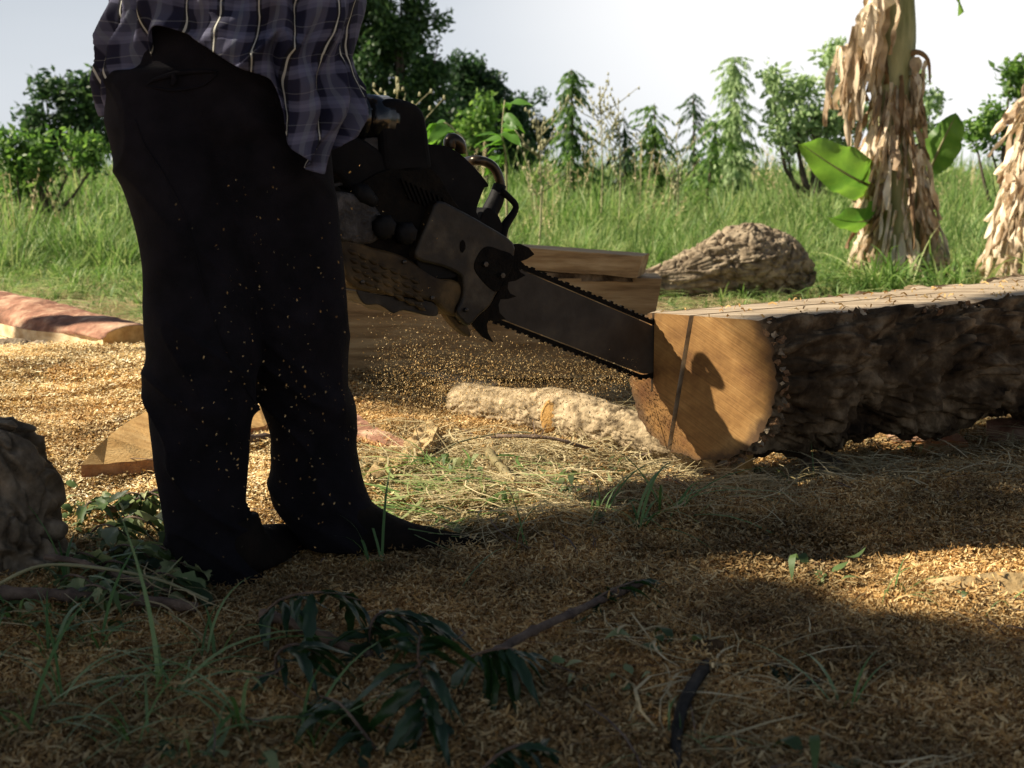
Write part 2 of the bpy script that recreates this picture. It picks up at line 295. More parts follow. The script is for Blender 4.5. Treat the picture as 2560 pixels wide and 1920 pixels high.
def plaid_mat():
    m = bpy.data.materials.new('plaid_cloth'); m.use_nodes = True; t = m.node_tree; N = t.nodes; K = t.links; b = N['Principled BSDF']
    b.inputs['Roughness'].default_value = .85; b.inputs['Specular IOR Level'].default_value = .15
    uv = N.new('ShaderNodeUVMap'); uv.uv_map = 'UVMap'; s = N.new('ShaderNodeSeparateXYZ'); K.new(uv.outputs[0], s.inputs[0])
    def stripe(src, freq, off, width, soft=.15):
        a = N.new('ShaderNodeMath'); a.operation = 'MULTIPLY_ADD'; a.inputs[1].default_value = freq; a.inputs[2].default_value = off; K.new(src, a.inputs[0])
        f = N.new('ShaderNodeMath'); f.operation = 'FRACT'; K.new(a.outputs[0], f.inputs[0])
        p = N.new('ShaderNodeMath'); p.operation = 'PINGPONG'; p.inputs[1].default_value = .5; K.new(f.outputs[0], p.inputs[0])
        q = N.new('ShaderNodeMapRange'); q.inputs[1].default_value = width; q.inputs[2].default_value = width*(1+soft)+.004; q.inputs[3].default_value = 1; q.inputs[4].default_value = 0; K.new(p.outputs[0], q.inputs[0]); return q.outputs[0]
    base = (.014, .014, .030, 1)
    cur = None
    for src, fr, of, wd, col, op in ((s.outputs[0], 1, .0, .2, (.075, .075, .115, 1), .7), (s.outputs[1], 1, .1, .16, (.17, .17, .26, 1), .3), (s.outputs[0], 1, .5, .075, (.010, .010, .014, 1), .85),
                                     (s.outputs[0], 1, .0, .045, (.12, .13, .16, 1), .55), (s.outputs[0], 1, .5, .016, (.50, .49, .42, 1), .85), (s.outputs[1], 1, .5, .012, (.4, .4, .4, 1), .14), (s.outputs[1], 1, .1, .05, (.24, .25, .34, 1), .12)):
        k = N.new('ShaderNodeMath'); k.operation = 'MULTIPLY'; k.inputs[1].default_value = op; K.new(stripe(src, fr, of, wd), k.inputs[0])
        mx = N.new('ShaderNodeMixRGB'); K.new(k.outputs[0], mx.inputs[0]); mx.inputs[2].default_value = col
        if cur is None: mx.inputs[1].default_value = base
        else: K.new(cur, mx.inputs[1])
        cur = mx.outputs[0]
    K.new(cur, b.inputs['Base Color'])
    n = N.new('ShaderNodeTexNoise'); n.inputs['Scale'].default_value = 700; bp = N.new('ShaderNodeBump'); bp.inputs['Strength'].default_value = .2; bp.inputs['Distance'].default_value = .002
    tc = N.new('ShaderNodeTexCoord'); K.new(tc.outputs['Object'], n.inputs[0]); K.new(n.outputs[0], bp.inputs['Height']); K.new(bp.outputs[0], b.inputs['Normal'])
    return m
M['plaid'] = plaid_mat()

# ------------------------------------------------------------------ scattering (geometry nodes over given points)
def proto_collection(name, meshes):
    c = bpy.data.collections.new(name)
    for i, me in enumerate(meshes):
        o = bpy.data.objects.new('%s_piece.%03d' % (name, i), me); c.objects.link(o)
    return c
def scatter(name, P, rot, scl, coll, n_protos, parent=None, mats=(), real=False):
    P = np.asarray(P, float); n = len(P)
    me = bpy.data.meshes.new(name); me.from_pydata(P.tolist(), [], [])
    a = me.attributes.new('rot', 'FLOAT_VECTOR', 'POINT'); a.data.foreach_set('vector', np.asarray(rot, np.float32).ravel())
    scl = np.asarray(scl, np.float32); scl = np.repeat(scl[:, None], 3, 1) if scl.ndim == 1 else scl
    a = me.attributes.new('scl', 'FLOAT_VECTOR', 'POINT'); a.data.foreach_set('vector', scl.ravel())
    a = me.attributes.new('idx', 'INT', 'POINT'); a.data.foreach_set('value', rng.integers(0, n_protos, n).astype(np.int32))
    for m in mats: me.materials.append(m)
    o = obj(name, me, parent)
    ng = bpy.data.node_groups.new('scatter_'+name, 'GeometryNodeTree')
    ng.interface.new_socket('Geometry', in_out='INPUT', socket_type='NodeSocketGeometry'); ng.interface.new_socket('Geometry', in_out='OUTPUT', socket_type='NodeSocketGeometry')
    N = ng.nodes; K = ng.links; gi = N.new('NodeGroupInput'); go = N.new('NodeGroupOutput')
    ip = N.new('GeometryNodeInstanceOnPoints'); ci = N.new('GeometryNodeCollectionInfo'); ci.inputs['Collection'].default_value = coll; ci.inputs['Separate Children'].default_value = True; ci.inputs['Reset Children'].default_value = True
    def na(nm, ty):
        q = N.new('GeometryNodeInputNamedAttribute'); q.data_type = ty; q.inputs[0].default_value = nm; return q.outputs[0]
    er = N.new('FunctionNodeEulerToRotation'); K.new(na('rot', 'FLOAT_VECTOR'), er.inputs[0])
    K.new(gi.outputs[0], ip.inputs['Points']); K.new(ci.outputs[0], ip.inputs['Instance']); ip.inputs['Pick Instance'].default_value = True
    K.new(na('idx', 'INT'), ip.inputs['Instance Index']); K.new(er.outputs[0], ip.inputs['Rotation']); K.new(na('scl', 'FLOAT_VECTOR'), ip.inputs['Scale'])
    
    if real:
        rz = N.new('GeometryNodeRealizeInstances'); K.new(ip.outputs[0], rz.inputs[0]); K.new(rz.outputs[0], go.inputs[0])
    else: K.new(ip.outputs[0], go.inputs[0])
    md = o.modifiers.new('scatter', 'NODES'); md.node_group = ng
    return o

def ribbon_set(items, m, name):
    """items: list of (points (k,3), widths (k), side dir (3) or (k,3), rnd) flat strips joined into one mesh"""
    V = []; Fc = []; A = []
    for P, w, s, r in items:
        P = np.asarray(P, float); k = len(P); n0 = len(V); s = np.broadcast_to(np.asarray(s, float), (k, 3)); w = np.broadcast_to(np.asarray(w, float), (k,))
        for i in range(k):
            V.append(P[i]-s[i]*w[i]/2); V.append(P[i]+s[i]*w[i]/2); A += [r, r]
        for i in range(k-1): Fc.append((n0+2*i, n0+2*i+1, n0+2*i+3, n0+2*i+2))
    me = mesh(name, [tuple(v) for v in V], Fc, m); attr(me, 'rnd', A); return me
def u3():
    v = rng.normal(size=3); return v/np.linalg.norm(v)

# sawdust patch prototypes: circular patches of curled shavings
def shaving_patch(n, rad, size, mt='shaving', wr=(.16, .42)):
    it = []
    for _ in range(n):
        r = rad*math.sqrt(rng.random())*(1 if rng.random() < .6 else rng.random()); a = rng.random()*6.283
        c = np.array([r*math.cos(a), r*math.sin(a), rng.random()**1.3*size*1.1])
        ln = size*rng.uniform(.45, 1.7)*(1.6 if rng.random() < .06 else 1); w = size*rng.uniform(*wr)
        yaw = rng.random()*6.283; d = np.array([math.cos(yaw), math.sin(yaw), rng.uniform(-.3, .35)]); up = np.array([0, 0, 1.])+.5*u3(); side = np.cross(d, up); side /= np.linalg.norm(side); up = np.cross(side, d)
        curl = rng.uniform(.5, 3.6)*rng.choice([-1, 1]); k = 5
        t = np.linspace(0, 1, k); ang = curl*(t-.5); rr = ln/abs(curl)
        P = c + np.outer(np.sin(ang)*rr, d) + np.outer((1-np.cos(ang))*rr*np.sign(curl), up)*.8 + np.outer(t*ln*.15*rng.normal(), side)
        it.append((P, w*np.array([.5, 1, 1, .9, .4]), side, rng.random()))
    return ribbon_set(it, M[mt], 'shaving_patch')
SHN = proto_collection('near_shavings', [shaving_patch(520, .11, .0150, 'shaving', (.09, .24)) for _ in range(6)])
SHF = proto_collection('fresh_sunlit_shavings', [shaving_patch(950, .11, .0085, 'shaving_fresh_sunlit') for _ in range(5)])
SHC = proto_collection('shavings', [shaving_patch(620, .11, .0105) for _ in range(6)])
STC_items = []
def litter_patch(n, rad, mt, ln=(.05, .22), w=(.0015, .004), h=.03, green=0):
    it = []
    for _ in range(n):
        r = rad*math.sqrt(rng.random()); a = rng.random()*6.283; c = np.array([r*math.cos(a), r*math.sin(a), rng.random()*h])
        yaw = rng.random()*6.283; l = rng.uniform(*ln); d = np.array([math.cos(yaw), math.sin(yaw), rng.uniform(-.12, .2)])
        side = np.cross(d, [0, 0, 1.]); side = side/np.linalg.norm(side)+.4*u3(); bend = rng.normal()*.25
        t = np.linspace(-.5, .5, 5); P = c + np.outer(t*l, d) + np.outer((t*t)*l*bend*2, np.cross(d, [0, 0, 1.])) + np.outer((.25-t*t)*l*.25*rng.random(), [0, 0, 1.])
        ww = rng.uniform(*w); it.append((P, ww*np.array([.6, 1, 1, .8, .3]), side, rng.random()))
    return ribbon_set(it, mt, 'litter_patch')
STR = proto_collection('straw_litter', [litter_patch(70, .2, M['straw']) for _ in range(4)])
GLT = proto_collection('cut_grass', [litter_patch(50, .2, M['grass'], (.06, .25), (.003, .008), .05) for _ in range(4)])

def tuft(n, h, w, mt, spread=.5, rad=.06, droop=.5):
    it = []
    for _ in range(n):
        a = rng.random()*6.283; o = np.array([math.cos(a), math.sin(a), 0])*rad*rng.random(); yaw = rng.random()*6.283
        d = np.array([math.cos(yaw), math.sin(yaw), 0]); hh = h*rng.uniform(.5, 1.1); sp = spread*rng.random(); dr = droop*rng.random()
        t = np.linspace(0, 1, 6); P = o + np.outer(t*sp*hh + t**2.5*dr*hh, d) + np.outer(hh*(t - t**3*dr*.75), [0, 0, 1.])
        side = np.cross(d, [0, 0, 1.])+.3*u3(); ww = w*rng.uniform(.5, 1.2)
        it.append((P, ww*np.array([.6, 1, 1, .85, .55, .05]), side, rng.random()))
    return it
GTALL = proto_collection('tall_grass', [ribbon_set(tuft(26, 1., .022, M['grass'], .45, .16, .6), M['grass'], 'grass_tuft') for _ in range(6)])
GSEED = []
for _ in range(4):
    it = []
    for _ in range(7):
        a = rng.random()*6.283; d = np.array([math.cos(a), math.sin(a), 0]); t = np.linspace(0, 1, 6); lean = rng.uniform(.05, .4)
        P = np.outer(t*lean, d) + np.outer(t, [0, 0, 1.])*rng.uniform(.7, 1.1)
        it.append((P, .007, np.cross(d, [0, 0, 1.]), rng.random()))
        for q in range(9):
            c = P[-1]*(1-.035*q)+.03*u3(); dd = u3()*.022; it.append((np.array([c-dd, c, c+dd]), .014*np.array([.4, 1, .2]), u3(), .6+.4*rng.random()))
    GSEED.append(ribbon_set(it, M['straw'], 'seed_stalk'))
GSEEDC = proto_collection('seed_stalks', GSEED)
GSHORT = proto_collection('short_grass', [ribbon_set(tuft(22, .3, .012, M['grass'], .9, .12, 1.1), M['grass'], 'grass_tuft') for _ in range(5)])

def leaf_shape(l, w, d, side, up, droop=.2, base=(0, 0, 0)):
    t = np.array([0, .45, 1.]); P = np.array(base)+np.outer(t*l, d)-np.outer(t*t*l*droop, up); return P, np.array([.15, 1, .05])*w, side
def leaf_cluster(n, rad, ll, lw, mt, name='leaf_cluster', flat=1.):
    it = []
    for _ in range(n):
        c = u3()*rad*rng.random()**.5; c[2] *= flat; d = u3(); d[2] -= .3; d /= np.linalg.norm(d); s = np.cross(d, u3()); s /= np.linalg.norm(s)
        P, w, s = leaf_shape(ll*rng.uniform(.6, 1.2), lw*rng.uniform(.7, 1.2), d, s, np.array([0, 0, 1.]), .25, c); it.append((P, w, s, rng.random()))
    return ribbon_set(it, mt, name)
LC = {}
for key in ('leaf_dark', 'leaf_mid', 'leaf_bright', 'leaf_pale_haze'):
    LC[key] = proto_collection('foliage_'+key, [leaf_cluster(46, .20, .11, .055, M[key]) for _ in range(4)])
SHL = proto_collection('shade_foliage', [leaf_cluster(26, .20, .17, .10, M['leaf_dark']) for _ in range(3)])
def droop_spray(mt):
    it = []
    t = np.linspace(0, 1, 7); P = np.outer(t*.42, [1, 0, 0]) + np.outer(-(t**1.8)*.26, [0, 0, 1.])
    it.append((P, .01, [0, 1, 0], .2))
    for k in range(26):
        c = P[0]+(P[-1]-P[0])*rng.random(); c[2] = -(c[0]/.42)**1.8*.26; d = np.array([.35, rng.normal()*.5, -.8]); d /= np.linalg.norm(d)
        s = np.cross(d, u3()); s /= np.linalg.norm(s); q, w, s = leaf_shape(rng.uniform(.07, .14), .034, d, s, np.array([0, 0, 1.]), .2, c+.02*u3()); it.append((q, w, s, rng.random()))
    return ribbon_set(it, mt, 'leaf_spray')
DS = {k: proto_collection('sprays_'+k, [droop_spray(M[k]) for _ in range(4)]) for k in ('leaf_mid', 'leaf_pale_haze', 'leaf_dark')}
#SETTING
# ------------------------------------------------------------------ ground
ys = np.concatenate([np.linspace(-3, 8, 260), np.geomspace(8.15, 900, 70)])
xh = np.concatenate([np.linspace(0, 4, 100), np.geomspace(4.1, 700, 45)]); xs = np.concatenate([-xh[:0:-1], xh])
X, Y = np.meshgrid(xs, ys, indexing='ij'); Z = gz(X, Y)
V = np.stack([X, Y, Z], -1).reshape(-1, 3); ny = len(ys)
i, j = np.meshgrid(np.arange(len(xs)-1), np.arange(ny-1), indexing='ij')
tag(obj('ground', mesh('ground', V, np.stack([i*ny+j, (i+1)*ny+j, (i+1)*ny+j+1, i*ny+j+1], -1).reshape(-1, 4), M['ground'])), kind='structure')

def spread(n, x0, x1, y0, y1, frustum=None):
    y = rng.uniform(y0, y1, n); x = rng.uniform(x0, x1, n)
    if frustum: x = rng.uniform(-1, 1, n)*(frustum*y+.35)
    return x, y
def put(name, x, y, coll, k, smin, smax, label, cat=None, zoff=0, tilt=.15, sizefn=None):
    s = rng.uniform(smin, smax, len(x)); s = s*(sizefn(x, y) if sizefn else 1)
    P = np.stack([x, y, gz(x, y)+zoff], -1); r = np.stack([rng.normal(size=len(x))*tilt, rng.normal(size=len(x))*tilt, rng.uniform(0, 6.283, len(x))], -1)
    o = scatter(name, P, r, s, coll, k); tag(o, label, cat or name.replace('_', ' '), kind='stuff'); return o

# sawdust everywhere the work has been, thickest in the heap at left
x, y = spread(1500, 0, 0, 1.0, 2.75, .44); x2, y2 = spread(1700, 0, 0, 2.4, 4.3, .46); x3, y3 = spread(2300, -2.7, -.3, 2.5, 5.6)
keep2 = (fbm(P2(x2*1.6, y2*1.6), 3, 21) > -.28) & ~((x2 > -.45) & (x2 < .5) & (y2 > 3.15) & (y2 < 3.6) & (rng.random(len(x2)) < .5))
put('near_sawdust', x, y, SHN, 6, .8, 1.2, 'curled brown shavings covering the near ground', tilt=.08)
x, y = spread(900, 0, 0, 1.0, 2.6, .44)
fr = (x3 < -.62-.15*(y3-3)) & (y3 > 2.62)  # sunlit part of the heap takes the paler shavings
put('fresh_sunlit_sawdust', x3[fr], y3[fr], SHF, 5, .85, 1.25, 'pale yellow heap of fresh sawdust at left, sunlight put into its colour', 'sawdust', tilt=.06, sizefn=lambda a, b: np.clip(.72+.14*b, .85, 1.35))
x3 = x3[~fr]; y3 = y3[~fr]
put('sawdust', np.concatenate([x, x2[keep2], x3]), np.concatenate([y, y2[keep2], y3]), SHC, 6, .85, 1.25, 'curled golden brown sawdust and shavings covering the ground', tilt=.06, sizefn=lambda a, b: np.clip(.72+.14*b, .85, 1.35))
def leaf_litter(n, rad, mt, l=.05, w=.024):
    it = []
    for _ in range(n):
        q = rad*math.sqrt(rng.random()); a = rng.random()*6.283; c = np.array([q*math.cos(a), q*math.sin(a), .004+.03*rng.random()]); yw = rng.random()*6.283
        d = np.array([math.cos(yw), math.sin(yw), rng.normal()*.25]); sd = np.cross(d, [0, 0, 1.])+.5*u3(); sd /= np.linalg.norm(sd); ll = l*rng.uniform(.5, 1.3); t = np.linspace(0, 1, 6)
        P = c+np.outer(t*ll, d)+np.outer(np.sin(t*3.1)*ll*rng.normal()*.25, [0, 0, 1.]); it.append((P, w*rng.uniform(.6, 1.2)*np.array([.1, .7, 1, .85, .45, .03]), sd, rng.random()))
    return ribbon_set(it, mt, 'leaf_litter')
LFG = proto_collection('fallen_green', [leaf_litter(16, .13, M['leaf_ground']) for _ in range(4)]); TWG = proto_collection('twig_litter', [litter_patch(9, .2, M['twig'], (.05, .2), (.0015, .004), .025) for _ in range(4)])
x, y = spread(26, -.42, .35, 2.66, 3.25); x2, y2 = spread(60, -1.05, -.62, 2.05, 2.72); x3_, y3_ = spread(7, 0, 0, 1.3, 2.3, .42); x4, y4 = spread(26, .3, 2., 3.1, 4.6)
put('fallen_leaves', np.concatenate([x, x2, x3_, x4]), np.concatenate([y, y2, y3_, y4]), LFG, 4, .5, .95, 'small wilted green leaves scattered over straw and sawdust', tilt=.1)
x, y = spread(70, 0, 0, 1.3, 3.2, .43); x2, y2 = spread(30, -.5, .8, 2.7, 3.8)
put('twig_litter', np.concatenate([x, x2]), np.concatenate([y, y2]), TWG, 4, .6, 1.2, 'thin dark twigs lying loose over the sawdust', tilt=.08)
# straw, cut grass
x, y = spread(1500, 0, 0, 4.9, 10.8, .46); x2, y2 = spread(110, -.45, .75, 2.7, 3.5); x3, y3 = spread(7, 0, 0, 1.2, 2.6, .44); x4, y4 = spread(200, .3, 2.2, 3.0, 5.2)
put('dry_straw', np.concatenate([x, x2, x3, x4]), np.concatenate([y, y2, y3, y4]), STR, 4, .7, 1.2, 'dry yellow straw and grass stalks scattered over the ground', tilt=.1)
x, y = spread(420, 0, 0, 6.2, 11, .46); x2, y2 = spread(6, -.40, .15, 2.68, 3.2)
put('cut_grass', np.concatenate([x, x2]), np.concatenate([y, y2]), GLT, 4, .6, 1.2, 'green mown grass cuttings lying over straw', tilt=.12)
# field grass
x, y = spread(3800, 0, 0, 6.6, 11.5, .47); k = rng.random(len(x)) < np.clip((y-7.0)/3.5+.12*(x > 1.2), .06, 1)
put('short_grass', x[k], y[k], GSHORT, 5, .5, 1.1, 'short green grass growing between the logs and the field', 'grass', tilt=.2, sizefn=lambda a, b: np.clip(.4+.3*(b-6.5)/3, .4, 1.))
x, y = spread(6800, 0, 0, 10, 23, .50); 
put('tall_grass', x, y, GTALL, 6, .65, 1.1, 'tall unmown green grass filling the field behind', 'grass', tilt=.30, sizefn=lambda a, b: np.clip(.38+(b-10)*.13, .36, .86)*(1+.16*fbm(P2(a*.5, b*.5), 2, 5)+.14*(a < -2)))
x, y = spread(60, 0, 0, 11, 20, .50)
put('seed_stalks', x, y, GSEEDC, 4, .9, 1.35, 'pale seed heads standing above the tall grass', 'grass', tilt=.12, sizefn=lambda a, b: np.clip(.5+(b-10)*.1, .5, 1.))
x, y = spread(3000, 0, 0, 23, 60, .55)
put('distant_grass', x, y, GTALL, 6, 1.2, 1.8, 'far grass and scrub at the edge of the field', 'grass', tilt=.1)

# ------------------------------------------------------------------ trees
def tree(name, label, cat, lobes, Y, key, dens=1., trunk=True, group=None, csz=1., depth=.8):
    """lobes: (px, py, r_px) at distance Y"""
    L3 = [(W(a, b, Y), r/F*Y) for a, b, r in lobes]; cx = np.mean([p[0] for p, r in L3]); gzv = float(gz(cx, Y))
    root = thing(name, label, cat, (cx, Y, gzv), group)
    top = max(p[2] for p, r in L3); V = []; 
    parts = [tube([(cx, Y, gzv-.05), (cx+.05, Y, gzv+top*.3), (cx-.04, Y, top*.7)], [.03*top+.03, .022*top+.02, .01*top+.01], 8, sub=3)]
    for p, r in L3:
        parts.append(tube([(cx, Y, gzv+top*.25*rng.uniform(.6, 1.4)), (p+np.array([cx, Y, gzv]))/2+.1*u3(), p], [.012*top+.01, .008*top+.006, .005], 6, sub=3))
    obj('trunk', mesh('trunk', *join(parts), M['trunk']), root)
    P = []
    for p, r in L3:
        n = int(max(5, 75*dens*(r*r)+10*r)); q = rng.normal(size=(n, 3)); q /= np.linalg.norm(q, axis=1)[:, None]
        rr = r*(rng.random(n)**.4)*rng.uniform(.8, 1.12, n); q = q*rr[:, None]; q[:, 1] *= depth; nz = fbm((p+q)*2.2, 3, 11); q = q[nz > -.25]; P.append(p+q)
    P = np.concatenate(P); P = P[P[:, 2] > gz(P[:, 0], P[:, 1])+.1]
    scatter('crown', P, rng.uniform(0, 6.28, (len(P), 3)), rng.uniform(.7, 1.25, len(P))*csz, LC[key], 4, root, real=True)
    return root
tree('broadleaf_tree', 'big dark green tree rising out of frame behind the chainsaw', 'tree', [(930, 40, 120), (1010, 140, 85), (900, 200, 120), (1060, 60, 55), (1045, 250, 90), (950, 320, 110), (860, -80, 130), (1000, -60, 80), (1095, 110, 30), (1085, 175, 40), (1060, 350, 70)], 21, 'leaf_dark', 2.6)
tree('broadleaf_tree', 'mid green round tree just right of the big dark tree', 'tree', [(1160, 175, 45), (1175, 230, 60), (1215, 215, 45), (1150, 300, 80), (1240, 265, 48), (1110, 330, 70), (1250, 320, 60), (1290, 300, 40), (1190, 370, 80), (1280, 370, 60)], 24, 'leaf_dark', 2.4)
tree('bush', 'bright yellow green bush in front of the dark tree line', 'bush', [(1200, 265, 28), (1180, 320, 40), (1215, 300, 30), (1160, 360, 46)], 17, 'leaf_mid', 1.3, csz=.8)
tree('broadleaf_tree', 'dark small tree ending the tree line beside the first slim young tree', 'tree', [(1335, 270, 40), (1300, 320, 55), (1345, 330, 42), (1265, 330, 45), (1320, 380, 55), (1275, 270, 32)], 26, 'leaf_dark', 2.2)
tree('bush', 'dark bush on the horizon left of the man', 'bush', [(110, 225, 32), (155, 235, 36), (205, 225, 34), (235, 260, 40), (150, 290, 50), (215, 310, 50), (235, 215, 26), (80, 310, 40), (180, 350, 60), (120, 350, 50), (250, 340, 50)], 17, 'leaf_dark', 2.2, csz=.85)
tree('bush', 'pale weedy bush at the left edge of the field', 'bush', [(10, 350, 40), (70, 355, 40), (40, 400, 60), (120, 390, 50), (190, 390, 50), (250, 380, 40), (20, 430, 60), (100, 430, 50)], 12.5, 'leaf_mid', 1.6, csz=.75)
tree('bush', 'large pale green bush left of the banana trunk, haze put into its leaf colour', 'bush', [(2010, 270, 55), (1960, 330, 65), (2085, 240, 38), (2090, 170, 24), (2085, 135, 18), (2050, 330, 75), (2120, 330, 70), (1950, 240, 26), (1930, 200, 16), (2170, 300, 50), (1990, 215, 22)], 16, 'leaf_pale_haze', 1.6, csz=.8)
tree('bush', 'pale bush partly hidden right behind the banana trunk', 'bush', [(2310, 300, 40), (2330, 250, 30), (2330, 360, 50), (2300, 200, 20)], 16.5, 'leaf_pale_haze', 1.6, csz=.8)
tree('bush', 'green bush at the right edge under the second banana plant', 'bush', [(2500, 285, 36), (2540, 230, 34), (2470, 345, 50), (2540, 340, 55), (2600, 300, 60), (2435, 330, 24), (2530, 170, 18), (2560, 200, 26)], 14, 'leaf_mid', 1.1, csz=.75)

def slim_tree(label, px, ytop, ybase, w, Y, key, dens=1., lean=0):
    base = W(px+lean, ybase, Y); topp = W(px, ytop, Y); g0 = float(gz(base[0], Y)); H = topp[2]-g0; r0 = w/F*Y/2
    root = thing('slim_tree', label, 'tree', (base[0], Y, g0), 'slim young trees along the field edge')
    obj('trunk', mesh('trunk', *tube([(base[0], Y, g0-.05), ((base[0]+topp[0])/2+.02, Y, g0+H*.5), tuple(topp)], [.035, .022, .004], 7, sub=3), M['trunk']), root)
    n = int(130*dens*H/2.2); P = []; Rr = []; S = []
    for _ in range(n):
        t = rng.random()**.8; z = g0+H*(.12+.88*t); env = r0*(1-t)**.62*(.75+.45*math.sin(t*17+px)); a = rng.random()*6.283
        rr = max(0, env-.30*(.5+.5*(1-t)))*rng.random()**.5; cx = base[0]+(topp[0]-base[0])*t
        P.append((cx+rr*math.cos(a), Y+rr*math.sin(a), z)); Rr.append((0, rng.normal()*.25, a)); S.append(rng.uniform(.6, 1.1)*(.55+.55*(1-t)))
    scatter('crown', P, Rr, S, DS[key], 4, root, real=True)
slim_tree('slim cone shaped young tree nearest the dark tree line', 1428, 172, 430, 150, 16, 'leaf_mid', 1.3)
slim_tree('short dark young tree between two taller slim trees', 1560, 290, 430, 84, 17, 'leaf_dark', .8)
slim_tree('medium slim young tree in the middle of the field edge', 1636, 258, 430, 105, 16, 'leaf_mid', 1.1)
slim_tree('thin sparse young tree with open airy leaves', 1733, 232, 430, 80, 18, 'leaf_dark', .35)
slim_tree('tallest slim young tree left of the large pale bush', 1838, 142, 430, 130, 16, 'leaf_pale_haze', 1.4, -10)
slim_tree('slender leaning young shoot at the foot of the tallest slim tree', 1790, 300, 430, 60, 15.5, 'leaf_mid', .6, -40)

# dry weed stalks, and the big-leaved weed behind the saw
def weed(label, px, ytop, Y, n=5):
    b = W(px, 460, Y); g0 = float(gz(b[0], Y)); root = thing('weed_stalk', label, 'weed', (b[0], Y, g0), 'dry weed stalks in the field'); T = W(px, ytop, Y)
    parts = [tube([(b[0], Y, g0), ((b[0]+T[0])/2+.03, Y, (g0+T[2])/2), tuple(T)], [.012, .008, .004], 5, sub=3)]; S = []
    for k in range(n*3):
        t = .45+.5*rng.random(); c = np.array([b[0], Y, g0])*(1-t)+T*t; e = c+np.array([rng.normal()*.16, rng.normal()*.1, .12+.2*rng.random()])
        parts.append(tube([c, (c+e)/2+[0, 0, -.02], e], [.006, .004, .003], 4)); 
        for q in range(4): S.append((c*(1-q/4)+e*q/4+.02*u3()+(e-c)*.25))
    obj('stem', mesh('stem', *join(parts), M['stalk']), root)
    tag(obj('seed_heads', mesh('seed_heads', *join([tube([p, p+[0, 0, .03]], [.012, .006], 5) for p in S]), M['seed']), root), kind='stuff')
weed('tall dry branching weed right of the first slim tree', 1500, 215, 13)
weed('dry weed stalk with seeds left of the short dark young tree', 1545, 245, 12.5)
weed('pale seed spike rising behind the black engine cover', 990, 190, 9)
weed('bare weed stalk right of the thin sparse tree', 1690, 330, 13)
weed('pale weed stalk in front of the dark small tree', 1345, 300, 11)
def big_leaf_mesh(l, w, m, name='leaf', lobes=0, droop=.35, fold=.25, nu=12):
    V = []; Fc = []
    for i in range(nu+1):
        t = i/nu; ww = w/2*(math.sin(math.pi*min(1, t*1.02)**.75)**.8)*(1+lobes*math.sin(t*nu*2.1)*.25) if 0 < t < 1 else .001
        for s in (-1, -.5, 0, .5, 1):
            V.append((l*t, s*ww, abs(s)*ww*fold - droop*l*t*t + .02*l*math.sin(t*11+s*3)))
    for i in range(nu):
        for j in range(4): a = i*5+j; Fc.append((a, a+1, a+6, a+5))
    return mesh(name, V, Fc, m)
def place(o, p, yaw, pitch=0, roll=0, s=1):
    o.matrix_local = Matrix.Translation(Vector([float(v) for v in p])) @ Matrix.Rotation(yaw, 4, 'Z') @ Matrix.Rotation(-pitch, 4, 'Y') @ Matrix.Rotation(roll, 4, 'X') @ Matrix.Scale(s, 4); return o
def leafy(name, label, cat, base, pts, me_leaf, m_stem, r=.004, n=10, s=(.7, 1.1), grp=None, pitch=(-.5, .4), start=.25):
    base = np.asarray(base, float); root = thing(name, label, cat, base, grp); pts = [np.asarray(p, float) for p in pts]
    obj('stem', mesh('stem', *tube(pts, np.linspace(r, r*.4, len(pts)), 6, sub=3), m_stem), root)
    for k in range(n):
        t = start+(1-start)*(k+.5)/n; f = t*(len(pts)-1); i = min(int(f), len(pts)-2); p = pts[i]*(1-(f-i))+pts[i+1]*(f-i); dr = pts[i+1]-pts[i]
        yaw = math.atan2(dr[1], dr[0])+(1 if k % 2 else -1)*rng.uniform(.5, 1.3); o = bpy.data.objects.new('leaf', me_leaf[int(rng.integers(len(me_leaf)))]); COL.objects.link(o); o.parent = root
        place(o, p-base, yaw, rng.uniform(*pitch), rng.normal()*.4, rng.uniform(*s))
    return root
LBR = [big_leaf_mesh(.2, .085, M['leaf_bright'], 'leaf', droop=.4) for _ in range(2)]
b = W(1270, 463, 7.2); b[2] = float(gz(b[0], b[1]))
leafy('broad_leaf_weed', 'bright green broad leaved weed just behind the saw handle', 'weed', b, [b, W(1265, 420, 7.2), W(1255, 340, 7.2), W(1262, 250, 7.2)], LBR, M['stalk'], .008, 16, (.6, 1.15), start=.35)
b = W(1180, 463, 7.0); b[2] = float(gz(b[0], b[1]))
leafy('broad_leaf_weed', 'bright green weed with wide leaves left of the front handle', 'weed', b, [b, W(1170, 400, 7.0), W(1140, 330, 7.0), W(1110, 305, 7.0)], LBR, M['stalk'], .008, 13, (.6, 1.1), start=.4)
